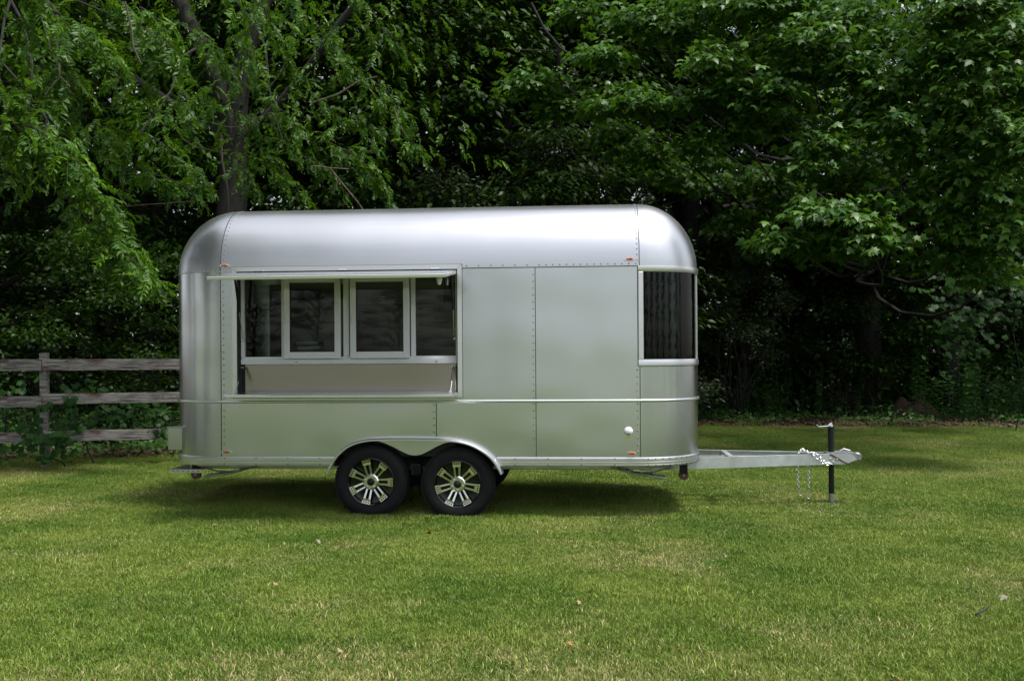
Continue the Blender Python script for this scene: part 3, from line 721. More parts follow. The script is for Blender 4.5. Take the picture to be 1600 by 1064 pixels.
# --- wraparound front window
fw = empty('wraparound_window', parent=TR)
band = RIGHT_WRAP
mb = MB(); sweep(mb, [side(XR - .012, XR, 1)[0]] + band, [(-.002, WZ0 - .058), (.010, WZ0 - .058), (.012, WZ0 - .03), (.006, WZ0), (-.03, WZ0), (-.03, WZ0 - .01), (-.002, WZ0 - .02)]); mb.build('lower_frame', ALU_TRIM, fw, smooth=30)
mb = MB(); sweep(mb, [side(XR - .012, XR, 1)[0]] + band, [(-.03, WZ1 - .006), (.006, WZ1 - .006), (.013, WZ1 + .018), (.010, ZS + .004), (-.002, ZS + .004), (-.002, WZ1 + .01), (-.03, WZ1 + .01)]); mb.build('upper_frame', ALU_TRIM, fw, smooth=30)
mb = MB(); mb.box(XR - .012, XR + .034, -.012, .03, WZ0 - .0005, WZ1 - .0065, bev=.004); mb.build('jamb_strip', ALU_TRIM, fw, smooth=30)
mb = MB(); mb.box(XR - .020, XR - .013, -.004, .004, WZ0 - .062, ZS + .004); mb.build('caulk_line', DARK, fw)
mb = MB(); sweep(mb, [side(XR - .012, XR, 1)[0]] + band, [(-.003, WZ0 - .0645), (.002, WZ0 - .0645), (.002, WZ0 - .0585), (-.003, WZ0 - .0585)]); mb.build('caulk_line', DARK, fw)
def glassband(path, nm='curved_glass'):
    G = [[(cx + nx * (r - .010), cy + ny * (r - .010), z) for z in (WZ0, WZ1 - .004)] for (cx, cy, nx, ny, r) in path]; N = [[(nx, ny, 0)] * 2 for (cx, cy, nx, ny, r) in path]
    mb = MB(); grid_shell(mb, G, N, .004); mb.build(nm, GLASS_D, fw, smooth=40)
glassband(arc_path('FR', 3.2, 78, 16)); glassband(arc_path('FR', 80, 90, 2) + arc_path('BR', 0, 10, 2), 'front_glass'); glassband(arc_path('BR', 12, 87, 14))
def post(path2, t=.03):
    mb = MB(); sweep(mb, path2, [(.004, WZ0), (.004, WZ1 - .006), (-t, WZ1 - .006), (-t, WZ0)]); mb.build('mullion', ALU_TRIM, fw, smooth=30)
post(arc_path('FR', 77.5, 80.5, 1)); post(arc_path('BR', 9.5, 12.5, 1)); post(arc_path('BR', 87, 90, 1))

# --- small fittings on the skin
def marker(x, z, w=.050):
    g = empty('marker_light', parent=TR)
    prof = lambda s, h: [(x + s * w * math.cos(2 * math.pi * k / 16) * (1 if abs(math.cos(2 * math.pi * k / 16)) < .9 else 1.0), z + s * .017 * math.sin(2 * math.pi * k / 16)) for k in range(16)]
    MB().prism(prof(1.0, 0), -.010, .002).build('bezel', CHROME, g)
    mb = MB(); a = [(p[0], -.0101, p[1]) for p in prof(.70, 0)]; c = [(p[0], -.022, p[1]) for p in prof(.50, 0)]
    mb.add(a + c, [(k, (k + 1) % 16, 16 + (k + 1) % 16, 16 + k) for k in range(16)] + [tuple(16 + k for k in range(16))]); mb.build('amber_lens', AMBER, g, smooth=60)
def marker_roof(x, z, y):
    n0 = len(COL.objects)
marker(-1.757, 2.292); marker(1.975, 2.302); marker(-1.752, .566); marker(1.978, .557)
g = empty('water_inlet', parent=TR)
mb = MB(); mb.lathe([(0, -.024), (.028, -.023), (.036, -.016), (.040, -.006), (.040, .003)], 24, 'y', (1.953, 0, .756)); mb.build('round_cover', PLASTIC_W, g, smooth=45)
for (dx, dz) in ((0, .026), (-.022, -.018), (.022, -.018)): mb = MB(); mb.lathe([(0, -.0225), (.003, -.0222), (.004, -.018)], 8, 'y', (1.953 + dx, 0, .756 + dz)); mb.build('screw', BLACK, g)
mb = MB(); mb.box(1.953 - .014, 1.953 + .014, -.0255, -.020, .756 - .026, .756 - .019); mb.build('slot', BLACK, g)
MB().box(1.953 - .024, 1.953 + .024, -.0022, .001, .693, .708).build('sticker', YELLOW, TR)
# utility box at the rear corner and the bumper step
g = empty('rear_utility_box', parent=TR)
mb = MB(); mb.box(-2.415, -2.200, .235, .62, .560, .772, bev=.004); mb.build('box_body', ALU, g, smooth=30)
mb = MB(); mb.box(-2.421, -2.194, .229, .64, .773, .779, bev=.001); mb.build('box_lid', ALU_TRIM, g)
g = empty('rear_step', parent=TR)
mb = MB(); mb.box(-2.42, -2.10, .30, 1.80, .362, .370, M=None); mb.box(-2.42, -2.10, .292, .2995, .335, .370); mb.box(-2.428, -2.4205, .292, 1.80, .335, .370); mb.build('step_plate', ALU_TRIM, g)
for k in range(6):
    mb = MB(); mb.lathe([(0, -.0025), (.006, -.0024), (.006, 0)], 8, 'y', (-2.39 + k * .05, .292, .352)); mb.build('bolt_hole', BLACK, g)

# --- chassis, tongue
ch = empty('chassis', parent=TR)
mb = MB()
pl = [(cx + nx * (r - .02), cy + ny * (r - .02)) for (cx, cy, nx, ny, r) in list(reversed(LEFT_WRAP)) + side(XL, -.85, 1)[1:]] + [(-.85, .32), (.85, .32), (.85, .02)] + [(cx + nx * (r - .02), cy + ny * (r - .02)) for (cx, cy, nx, ny, r) in [side(XR, XR, 1)[0]] + RIGHT_WRAP[1:] + fside(XR, XL, 1)[1:]]
nn = len(pl); mb.add([(p[0], p[1], .452) for p in pl] + [(p[0], p[1], .50) for p in pl], [tuple(range(nn)), tuple(reversed(range(nn, 2 * nn)))] + [(i, (i + 1) % nn, (i + 1) % nn + nn, i + nn) for i in range(nn)])
mb.build('floor_pan', UNDER, ch)
for (sy, nm) in ((0, 'well'), (1, 'well')):
    y0, y1 = (.015, .32) if sy == 0 else (WD - .32, WD - .015)
    mb = MB(); mb.box(-.86, .86, (y1 if sy == 0 else y0 - .01), (y1 + .01 if sy == 0 else y0), .40, .76); mb.box(-.86, .86, y0, y1, .75, .76); mb.box(-.87, -.86, y0, y1, .45, .76); mb.box(.86, .87, y0, y1, .45, .76); mb.build('wheel_well', UNDER, ch)
for y in (.52, 1.58):
    MB().box(-2.30, 2.20, y - .025, y + .025, .352, .450, bev=.004).build('frame_rail', GALV, ch)
for x in (-2.1, -1.3, 1.2, 1.95): MB().box(x - .025, x + .025, .545, 1.555, .37, .448).build('cross_member', GALV, ch)
for (wx, wz) in ((-.397, .295), (.403, .276)):
    MB().tube([(wx, .22, wz), (wx, WD - .22, wz)], .038, 12).build('axle', BLACK, ch, smooth=40)
mb = MB(); mb.box(-.045, .045, .10, .22, .345, .45); mb.tube([(0, .06, .44), (.02, .07, .36)], .012, 8); mb.tube([(.02, .07, .36), (.02, .08, .345)], .02, 8); mb.build('spring_hanger', BLACK, ch, smooth=40)
tg = empty('tongue', parent=TR)
def beam(p, q, h, w, name, mat=GALV, par=None):
    """channel beam from p to q (centre of the outer web), upright height h"""
    p, q = Vector(p), Vector(q); d = (q - p); L0 = d.length; d.normalize(); s_ = Vector((d.y, -d.x, 0)).normalized()  # outward = towards the camera side
    if par == 'far': s_ = -s_
    prof_ = [(0, -h / 2), (0, h / 2), (-w, h / 2), (-w, h / 2 - .006), (-.006, h / 2 - .006), (-.006, -h / 2 + .006), (-w, -h / 2 + .006), (-w, -h / 2)]
    vs = [e + s_ * a + Vector((0, 0, b2)) for e in (p, q) for (a, b2) in prof_]; m_ = len(prof_)
    fs = [(k, (k + 1) % m_, (k + 1) % m_ + m_, k + m_) for k in range(m_)] + [tuple(range(m_)), tuple(reversed(range(m_, 2 * m_)))]
    return MB().add(vs, fs).build(name, mat, tg)
beam((2.10, .50, .392), (4.00, .965, .402), .104, .048, 'tongue_beam'); beam((2.10, 1.60, .392), (4.00, 1.135, .402), .104, .048, 'tongue_beam', par='far')
MB().box(2.95, 3.0, .73, 1.37, .425, .448).build('tongue_brace', GALV, tg); MB().box(2.60, 3.55, 1.02, 1.08, .405, .425).build('tongue_brace', GALV, tg)
MB().box(2.94, 2.99, .72, 1.38, .36, .424).build('tongue_brace', GALV, tg)
# coupler
cp = empty('coupler', parent=TR)
mb = MB(); mb.prism([(3.90, .352), (4.10, .352), (4.215, .40), (4.16, .455), (3.90, .456)], .955, .963); mb.build('side_plate', GALV, cp)
mb = MB(); mb.prism([(3.965, .458), (4.02, .425), (4.135, .372), (4.165, .372), (4.225, .395), (4.255, .402), (4.268, .44), (4.20, .462), (4.05, .468)], .975, 1.125); mb.build('coupler_body', CAST, cp)
mb = MB(); mb.prism([(3.935, .452), (4.105, .355), (4.125, .366), (4.105, .372), (3.985, .442), (3.965, .452)], .951, .956); mb.build('rust_edge', RUST, cp)
mb = MB(); mb.lathe([(0, .042), (.022, .038), (.040, .022), (.044, 0), (.044, -.03)], 18, 'z', (4.235, 1.05, .420)); mb.build('ball_socket', CAST, cp, smooth=50)
mb = MB(); mb.tube([(4.07, 1.05, .470), (4.11, 1.05, .492), (4.17, 1.05, .474)], .010, 8); mb.build('coupler_latch', CAST, cp, smooth=50)
for (x, z) in ((3.96, .405), (3.985, .375), (4.02, .40)): mb = MB(); mb.lathe([(0, -.012), (.011, -.010), (.013, 0)], 6, 'y', (x, .955, z)); mb.build('bolt', CHROME, cp)
# jack
jk = empty('tongue_jack', parent=TR)
mb = MB(); mb.tube([(3.988, 1.05, .458), (3.988, 1.05, .715)], .030, 18); mb.build('upper_tube', BLACK, jk, smooth=40)
mb = MB(); mb.tube([(3.988, 1.05, .362), (3.988, 1.05, .055)], .0265, 18); mb.build('lower_tube', BLACK, jk, smooth=40)
mb = MB(); mb.tube([(3.988, 1.05, .054), (3.988, 1.05, -.045)], .027, 18); mb.lathe([(0, -.0291), (.003, -.0290), (.003, -.02)], 8, 'y', (3.995, 1.05, .02)); mb.build('foot_tube', CAST, jk, smooth=40)
mb = MB(); mb.box(3.93, 4.045, .98, 1.12, .456, .464); mb.build('mount_plate', CAST, jk)
mb = MB(); mb.lathe([(0, .035), (.010, .034), (.012, .02), (.018, .018), (.020, 0)], 14, 'z', (3.988, 1.05, .715)); mb.tube([(3.992, 1.035, .748), (3.975, 1.03, .742), (3.955, 1.02, .722), (3.86, 1.00, .716), (3.845, .995, .726), (3.838, .995, .742)], .0062, 8); mb.build('crank_arm', CHROME, jk, smooth=40)
mb = MB(); mb.tube([(3.838, .995, .742), (3.836, .995, .790)], [.013, .015], 10); mb.build('crank_grip', BLACK, jk, smooth=40)
# safety chains
def link(mb, c, d, side_, L_=.034, w=.011, r=.0034):
    """one oval chain link centred at c, long axis d"""
    d = Vector(d).normalized(); s_ = Vector(side_); s_ = (s_ - d * s_.dot(d)).normalized(); pts = []
    for k in range(11):
        a = 2 * math.pi * k / 10; pts.append(Vector(c) + d * (math.cos(a) * L_ / 2) + s_ * (math.sin(a) * w * (1.0)))
    mb.tube(pts, r, 6, caps=False)
def chain(path, name='safety_chain', twist=0.0):
    ps = [Vector(p) for p in path]; acc = [0]
    for a, b2 in zip(ps, ps[1:]): acc.append(acc[-1] + (b2 - a).length)
    st = .024; n = int(acc[-1] / st); lk = MB()
    for i in range(n + 1):
        s = i * st; k = max(j for j in range(len(acc)) if acc[j] <= s + 1e-9); k = min(k, len(ps) - 2)
        u = (s - acc[k]) / (acc[k + 1] - acc[k]); c = ps[k].lerp(ps[k + 1], u); d = ps[k + 1] - ps[k]
        sd = Vector((.7, -.7, .1)) if i % 2 else Vector((.7, .7, .1))
        if abs(d.normalized().dot(sd.normalized())) > .9: sd = Vector((0, -.5, 1))
        link(lk, c, d, sd)
    return lk
def hook(mb, p, tilt):
    M = Matrix.Translation(p) @ Matrix.Rotation(tilt, 4, 'Y'); mb.tube([M @ Vector(q) for q in ((0, 0, .03), (.003, 0, -.05), (.010, 0, -.072), (.024, 0, -.078), (.036, 0, -.070), (.042, 0, -.05), (.042, 0, -.015))], .0042, 8)
cA = chain([(3.93, .945, .35), (3.88, .945, .368), (3.80, .915, .42), (3.77, .91, .466), (3.72, .90, .480), (3.68, .93, .50), (3.645, .90, .478), (3.640, .945, .440), (3.642, .95, .30), (3.645, .95, .17), (3.645, .95, .115)])
hook(cA, (3.645, .95, .125), .0); cA.build('safety_chain', CHROME, tg, smooth=50)
cB = chain([(3.96, .945, .36), (3.90, .945, .37), (3.83, .925, .44), (3.80, .93, .468), (3.765, .90, .470), (3.752, .965, .44), (3.750, .97, .25), (3.752, .97, .13)])
hook(cB, (3.745, .97, .095), .35); cB.build('safety_chain', CHROME, tg, smooth=50)
# stabiliser jacks and rollers
def stabil(x, s, y=.30):
    g = empty('stabiliser_jack', parent=TR)
    mb = MB(); mb.tube([(x, y, .300), (x + s * .27, y, .335), (x + s * .50, y, .398)], .009, 8); mb.tube([(x, y + .16, .300), (x + s * .27, y + .16, .335), (x + s * .50, y + .16, .398)], .009, 8)
    for k in range(5):
        u = k / 4 * .9; zz = .300 + .035 * u * 2 if u < .5 else .335 + (u - .5) * .15; mb.tube([(x + s * .5 * u, y, zz), (x + s * .5 * u, y + .16, zz)], .009, 8)
    mb.build('ladder_leg', GALV, g, smooth=40)
    mb = MB(); mb.box(min(x - s * .06, x + s * .24), max(x - s * .06, x + s * .24), y - .01, y + .17, .398, .410); mb.tube([(x - s * .05, y + .02, .395), (x + s * .12, y + .02, .350), (x + s * .30, y + .02, .342)], .007, 8); mb.build('mount_bracket', CAST, g, smooth=40)
    mb = MB(); mb.tube([(x + .025 * math.cos(a), y - .005, .285 + .028 * math.sin(a)) for a in [math.pi * (1 + k / 8) for k in range(9)]], .0035, 6); mb.build('foot_loop', CHROME, g, smooth=40)
stabil(-2.085, 1); stabil(2.30, -1, .28)
def roller(x, y, r=.045):
    g = empty('skid_roller', parent=TR); mb = MB(); mb.lathe([(.012, -.02), (r, -.02), (r, .02), (.012, .02)], 20, 'y', (x, y, .318)); mb.build('roller_wheel', BROWNW, g, smooth=40)
    mb = MB(); mb.lathe([(0, -.026), (.010, -.025), (.012, -.018)], 12, 'y', (x, y, .318)); mb.build('roller_pin', CAST, g); mb = MB(); mb.box(x - .035, x + .035, y - .028, y - .0215, .33, .43); mb.box(x - .035, x + .035, y + .0215, y + .028, .33, .43); mb.build('roller_bracket', BLACK, g)
roller(-2.175, .33); roller(2.475, .36)

# --- fender (double eyebrow flange)
fd = empty('fender', parent=TR)
cur = []
for i in range(61):
    x = -.80 + (1.624) * i / 60; cur.append((x, interp(FEND, x)))
sm = cur[:]
for _ in range(3): sm = [sm[0]] + [((a[0] + 2 * b2[0] + c[0]) / 4, (a[1] + 2 * b2[1] + c[1]) / 4) for a, b2, c in zip(sm, sm[1:], sm[2:])] + [sm[-1]]
vs = []; fs = []
for i, (x, z) in enumerate(sm):
    a = sm[max(0, i - 1)]; b2 = sm[min(len(sm) - 1, i + 1)]; t_ = Vector((b2[0] - a[0], b2[1] - a[1])).normalized(); n_ = Vector((-t_.y, t_.x))
    for (oy, on) in ((.004, .006), (-.05, .003), (-.088, -.002), (-.096, -.008), (-.096, -.022), (-.090, -.022), (-.088, -.009), (-.05, -.004), (.004, -.001)):
        vs.append((x + n_.x * on, oy, z + n_.y * on))
m_ = 9
for i in range(len(sm) - 1):
    for k in range(m_): fs.append((i * m_ + k, (i + 1) * m_ + k, (i + 1) * m_ + (k + 1) % m_, i * m_ + (k + 1) % m_))
fs += [tuple(range(m_)), tuple((len(sm) - 1) * m_ + k for k in reversed(range(m_)))]
MB().add(vs, fs).build('fender_flange', ALU_TRIM, fd, smooth=50)

# --- wheels
def make_wheel():
    w = empty('wheel', parent=TR); R0 = .338
    tp = [(.215, .012), (.222, -.004), (.250, -.010), (.285, -.008), (.312, .002), (.328, .018), (.336, .030)]
    tp += [(R0, .055), (.333, .060), (.333, .066), (R0, .071), (.339, .095), (.333, .099), (.333, .106), (.339, .110), (R0, .135), (.333, .140), (.333, .146), (.336, .175), (.312, .205), (.25, .212), (.21, .195)]
    mb = MB(); mb.lathe(tp, 72, 'y')
    for k in range(64):   # shoulder tread lugs
        a = 2 * math.pi * k / 64; M = Matrix.Rotation(a, 4, 'Y'); mb.box(-.011, .011, .006, .034, .321, .3365, M=M)
    for k in range(36):   # raised sidewall lettering ring stubs
        pass
    mb.build('tyre', RUBBER, w, smooth=35)
    mb = MB(); mb.lathe([(.214, .014), (.218, .002), (.212, .000), (.204, .006), (.200, .03), (.196, .06), (.12, .075), (.05, .06), (0, .06)], 56, 'y'); mb.build('rim', RIMBLACK, w, smooth=40)
    for k in range(7):
        sp = empty('spoke', parent=w); a = 2 * math.pi * k / 7; M = Matrix.Rotation(a, 4, 'Y')
        # two bars of the split spoke, dished towards the hub, and the drilled end plate
        mb = MB()
        for sd in (-1, 1):
            q = [(sd * .012, .060), (sd * .026, .060), (sd * .0335, .166), (sd * .0155, .166)]
            vs = []
            for dy in (0, .016):
                for (x, z) in q: y = (.022 - (.022 - .006) * (z - .06) / .11) + dy; vs.append((x, y, z))
            mb.add([tuple(M @ Vector(p)) for p in vs], [(0, 1, 2, 3), (7, 6, 5, 4), (0, 4, 5, 1), (1, 5, 6, 2), (2, 6, 7, 3), (3, 7, 4, 0)])
        q = [(-.0355, .158), (.0355, .158), (.037, .176), (-.037, .176)]
        vs = [(x, .0055, z) for x, z in q] + [(x, .02, z) for x, z in q]; mb.add([tuple(M @ Vector(p)) for p in vs], [(0, 1, 2, 3), (7, 6, 5, 4), (0, 4, 5, 1), (1, 5, 6, 2), (2, 6, 7, 3), (3, 7, 4, 0)])
        q = [(-.037, .1765), (.037, .1765), (.040, .204), (-.040, .204)]
        vs = [(x, .0015 + .003 * (z < .18), z) for x, z in q] + [(x, .02, z) for x, z in q]; mb.add([tuple(M @ Vector(p)) for p in vs], [(0, 1, 2, 3), (7, 6, 5, 4), (0, 4, 5, 1), (1, 5, 6, 2), (2, 6, 7, 3), (3, 7, 4, 0)])
        ob = mb.build('bar', SPOKE, w); ob.name = 'spoke'; COL.objects.unlink(sp); bpy.data.objects.remove(sp)
        mb = MB()
        for dx in (-.021, 0, .021): mb.lathe([(0, -.001), (.0068, -.0008), (.0068, .004)], 10, 'y', tuple(M @ Vector((dx, .0015, .189))))
        mb.build('rivet_dot', BLACK, w)
    mb = MB(); mb.lathe([(.034, .008), (.062, .008), (.072, .016), (.072, .04)], 40, 'y'); mb.build('hub_ring', SPOKE, w, smooth=30)
    for k in range(5):
        a = 2 * math.pi * (k + .5) / 5; mb = MB(); mb.lathe([(0, -.012), (.007, -.010), (.010, .010)], 6, 'y', (.052 * math.sin(a), .008, .052 * math.cos(a))); mb.build('lug_nut', CHROME, w)
    mb = MB(); mb.lathe([(0, -.030), (.012, -.029), (.014, -.022), (.026, -.018), (.031, -.010), (.033, .012)], 28, 'y'); mb.build('hub_cap', BLACK, w, smooth=40)
    return w
w0 = make_wheel(); w0.location = (-.397, -.020, .295); w0.rotation_euler = (0, R_(39), 0)
w1 = copy_tree(w0, TR); w1.location = (.403, -.020, .276); w1.rotation_euler = (0, R_(-2), 0)
for wx, wz, rr_ in ((-.397, .295, 12), (.403, .276, 60)):
    w2 = copy_tree(w0, TR); w2.location = (wx, WD + .02, wz); w2.rotation_euler = (0, R_(rr_), R_(180))

# --- interior
for nm_, z0_, z1_ in (('lower_lining', .52, WZ0 - .02), ('upper_lining', WZ1 + .01, ZS - .004)):
    wall(nm_, side(1.15, XR, 2) + RIGHT_WRAP[1:] + fside(XR, 1.0, 2)[1:], z0_, z1_, t=.004, mat=None, lift=-.035)
it = empty('interior', parent=TR)
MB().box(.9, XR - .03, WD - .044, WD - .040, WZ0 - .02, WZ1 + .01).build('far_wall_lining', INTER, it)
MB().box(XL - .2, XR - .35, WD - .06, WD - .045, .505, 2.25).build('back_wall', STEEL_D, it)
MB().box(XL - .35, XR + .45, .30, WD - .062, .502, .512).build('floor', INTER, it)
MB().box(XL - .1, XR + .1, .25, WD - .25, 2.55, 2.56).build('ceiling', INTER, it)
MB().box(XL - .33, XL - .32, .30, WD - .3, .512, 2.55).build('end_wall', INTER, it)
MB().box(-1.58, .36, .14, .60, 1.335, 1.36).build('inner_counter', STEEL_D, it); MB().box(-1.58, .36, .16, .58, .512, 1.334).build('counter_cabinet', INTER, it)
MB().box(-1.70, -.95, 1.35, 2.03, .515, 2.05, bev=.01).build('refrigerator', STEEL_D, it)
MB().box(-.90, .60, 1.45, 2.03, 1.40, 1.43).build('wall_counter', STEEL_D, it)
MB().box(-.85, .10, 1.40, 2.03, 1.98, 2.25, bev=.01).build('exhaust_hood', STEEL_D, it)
MB().box(.75, 1.15, 1.2, 2.03, .515, 2.2, bev=.01).build('storage_cabinet', INTER, it)
mb = MB(); mb.box(-1.32, -1.25, .30, .345, 1.66, 1.77, bev=.006); mb.tube([(-1.285, .32, 1.66), (-1.285, .33, 1.361)], .008, 8); mb.build('switch_box', CAST, it)
for k in range(5):
    c = MB(); y0 = .24; c.box(-1.17 + .012 * (k % 2), -.94 - .01 * (k % 3), y0, y0 + .24, 1.362 + k * .047, 1.362 + k * .047 + .040, bev=.016)
    ob = c.build('folded_towel', plain('towel_%s' % 'abcde'[k], (.30, .30, .30), .9, bump=.3), smooth=60)
    ob.matrix_world = Matrix.Translation(TR.location) @ TR.rotation_euler.to_matrix().to_4x4()
    tag(ob, ['bottom', 'second from bottom', 'middle', 'second from top', 'topmost'][k] + ' pale folded towel in the stack behind the left sliding window', 'towel', 'folded towels on the inner counter')

# ================================================================== TREES
def curve_pts(p, q, sag=0.0, wob=0.0, n=6, r=None):
    p, q = np.array(p, float), np.array(q, float); out = []; L_ = np.linalg.norm(q - p)
    r = r or rng; ph = r.uniform(0, 6.28, 3)
    for i in range(n + 1):
        s = i / n; w = wob * L_ * math.sin(math.pi * s)
        out.append(p + (q - p) * s + np.array([w * math.sin(ph[0] + 4 * s), w * math.sin(ph[1] + 4 * s), sag * L_ * math.sin(math.pi * s) + w * .5 * math.sin(ph[2] + 5 * s)]))
    return out
def trunk_mesh(name, base, top, r0, r1, mat, wob=.03, n=14, seg_=12, flare=1.5, r=None, parent=None):
    ps = curve_pts(base, top, 0, wob, n, r); rad = [(r0 + (r1 - r0) * i / n) * (1 + (flare - 1) * math.exp(-i * 14.0 / n * .6)) for i in range(n + 1)]
    mb = MB(); mb.tube(ps, rad, seg_, jit=.07, seed=int(abs(base[0]) * 100)); o = mb.build(name, mat, parent, smooth=70); return o, ps
def clump_leaves(c, rad, n, r, droop=.6, flat=.35):
    """leaf poses on a rounded, top-heavy spray; returns pos, fwd, up"""
    c = np.asarray(c); d = norm(r.normal(size=(n, 3))); d[:, 2] = np.where(d[:, 2] < -.2, -d[:, 2] * .6, d[:, 2])
    q = r.uniform(0, 1, n) ** .4
    # ragged outline: radius swells and shrinks with direction
    k = 1 + .30 * np.sin(d[:, 0] * 5 + c[0] * 3) * np.cos(d[:, 1] * 4 + c[1] * 5) + .18 * np.sin(d[:, 2] * 9 + d[:, 0] * 7)
    pos = c + d * np.array(rad) * (q * k)[:, None]
    hz = norm(d * np.array([1, 1, .15]) + r.normal(scale=.35, size=(n, 3)) * np.array([1, 1, .2]))
    fwd = norm(hz + np.array([0, 0, -1]) * (droop + r.normal(scale=.3, size=n))[:, None])
    up = norm(np.array([0, 0, 1.0]) + hz * .35 + r.normal(scale=flat, size=(n, 3)))
    return pos, fwd, up
CAMP = np.array([0, 0, 1.51])
def near_pick(pos, size, k):
    """indices of the k leaves that show largest and lie in the frame"""
    px = 800 + pos[:, 0] / pos[:, 1] * 1556; py = 545 - (pos[:, 2] - 1.51) / pos[:, 1] * 1556
    ok = (px > 0) & (px < 1600) & (py > 0) & (py < 1064)
    sc = np.where(ok, size / np.linalg.norm(pos - CAMP, axis=1), 0)
    return np.argsort(-sc)[:k]
def leaf_objects(name, parent, tv, tf, mats_me, pos, Rm, size, tint_sets, r):
    for i in range(len(pos)):
        o = bpy.data.objects.new(name, mats_me[r.integers(len(mats_me))])
        M = Matrix(np.column_stack([np.vstack([Rm[i] * size[i], [0, 0, 0]]), [*pos[i], 1]]).tolist())
        put(o, parent); o.matrix_local = M
def template_meshes(name, tpl_list, mat, tints):
    out = []
    for tv, tf in tpl_list:
        for t in tints: out.append(tri_mesh(name, tv.copy(), tf.copy(), np.full(len(tv), t), mat))
    return out
def foliage(parent, name, tpl, mat, pos, fwd, up, size, r, objs=0, part='leaf', tintbias=0.0):
    Rm = frames(fwd, up); tint = np.clip(r.uniform(0, 1, len(pos)) ** 1.3 + tintbias, 0, 1)
    if objs:
        idx = near_pick(pos, size, objs); keep = np.ones(len(pos), bool); keep[idx] = False
        ms = template_meshes(part, [tpl], mat, (.15, .45, .8))
        leaf_objects(part, parent, *tpl, ms, pos[idx], Rm[idx], size[idx], None, r)
        pos, Rm, size, tint = pos[keep], Rm[keep], size[keep], tint[keep]
    V, T = scatter(tpl[0], tpl[1], pos, Rm, size)
    o = bpy.data.objects.new(name, tri_mesh(name, V, T, np.repeat(tint, len(tpl[0])), mat)); put(o, parent); o['kind'] = 'stuff'
    return o

def twigs(mb, centre, rad, n, r, r0=.010):
    for _ in range(n):
        d = norm(r.normal(size=3)); e = np.asarray(centre) + d * np.array(rad) * .85
        mb.tube(curve_pts(centre, e, .05, .06, 3, r), [r0, r0 * .8, r0 * .55, r0 * .3], 4, caps=False)

# ---- shared woodland crowns (kept round the trunk top at the origin)
def wood_crown(seed, h0, h1, rad, n, size, mat, tpl=T_OVAL2, nclump=60, name='crown'):
    r = np.random.default_rng(seed); P = []; F = []; U = []
    br = MB()
    for k in range(nclump):
        s = (k + .5) / nclump; z = h0 + (h1 - h0) * s; prof_ = math.sin(math.pi * min(1, .18 + .80 * s)) ** .6
        a = k * 2.399 + r.uniform(-.4, .4); rr = rad * prof_ * r.uniform(.45, 1.0)
        c = np.array([rr * math.cos(a), rr * math.sin(a), z + r.uniform(-.4, .4)])
        br.tube(curve_pts((0, 0, z - rr * .45 - .2), c, .08, .05, 5, r), [.07, .055, .042, .03, .02, .01], 5, caps=False)
        cr = (r.uniform(.8, 1.5), r.uniform(.8, 1.5), r.uniform(.45, .8))
        p, f, u = clump_leaves(c, cr, n // nclump, r); P.append(p); F.append(f); U.append(u)
    P = np.concatenate(P); F = np.concatenate(F); U = np.concatenate(U); sz = size * r.uniform(.7, 1.25, len(P))
    V, T = scatter(tpl[0], tpl[1], P, frames(F, U), sz)
    cm = tri_mesh('crown', V, T, np.repeat(r.uniform(0, 1, len(P)), len(tpl[0])), mat)
    return cm, br.mesh('limbs', BARK, 60)
CROWNS = [wood_crown(11, 2.6, 15, 3.6, 21000, .17, LF_WOOD), wood_crown(12, 4.0, 17, 4.0, 21000, .18, LF_WOOD, T_OVATE), wood_crown(13, 1.6, 12, 3.0, 18000, .15, LF_WOOD),
          wood_crown(14, 3.2, 16, 3.8, 19000, .18, LF_MAPLE)]
TRUNKS = []
for k in range(4):
    r = np.random.default_rng(50 + k); o, ps = trunk_mesh('trunk', (0, 0, -.2), (r.uniform(-.5, .5), r.uniform(-.5, .5), [13, 15, 10, 14][k]), [.20, .27, .13, .22][k], .05, BARK, .02, 14, 10, 1.4, r)
    TRUNKS.append(o.data); COL.objects.unlink(o); bpy.data.objects.remove(o)
KIND = ['broad leaved tree', 'tall tree', 'young tree', 'maple tree']
def side_words(x, y):
    px = 800 + x / (y or .1) * 1556
    where = 'behind the fence' if px < 270 else 'above the rear of the trailer' if px < 480 else 'above the serving hatch' if px < 730 else 'above the trailer roof' if px < 1000 else 'above the front window' if px < 1150 else 'beyond the tongue jack' if px < 1400 else 'at the right edge of the lawn'
    return where
nt_ = 0
WOODS = []
def wtree(x, y, k, s=1.0, rot=None, label=None):
    global nt_
    t = empty('woodland_tree', (x, y, ground_z(x, y))); t.scale = (s, s, s); t.rotation_euler.z = rot if rot is not None else random.uniform(0, 6.28)
    a = bpy.data.objects.new('trunk', TRUNKS[k]); put(a, t)
    b2 = bpy.data.objects.new('limbs', CROWNS[k][1]); put(b2, t); b2['kind'] = 'stuff'
    c = bpy.data.objects.new('crown', CROWNS[k][0]); put(c, t); c['kind'] = 'stuff'
    row = 'front row' if y < 21.5 else 'second row' if y < 26 else 'third row' if y < 32 else 'far row'
    px = int(800 + x / (y or .1) * 1556)
    tag(t, label or '%s in the %s %s' % (KIND[k], row, side_words(x, y)), 'tree', 'woodland trees behind the lawn'); WOODS.append((t, px, y))
    return t
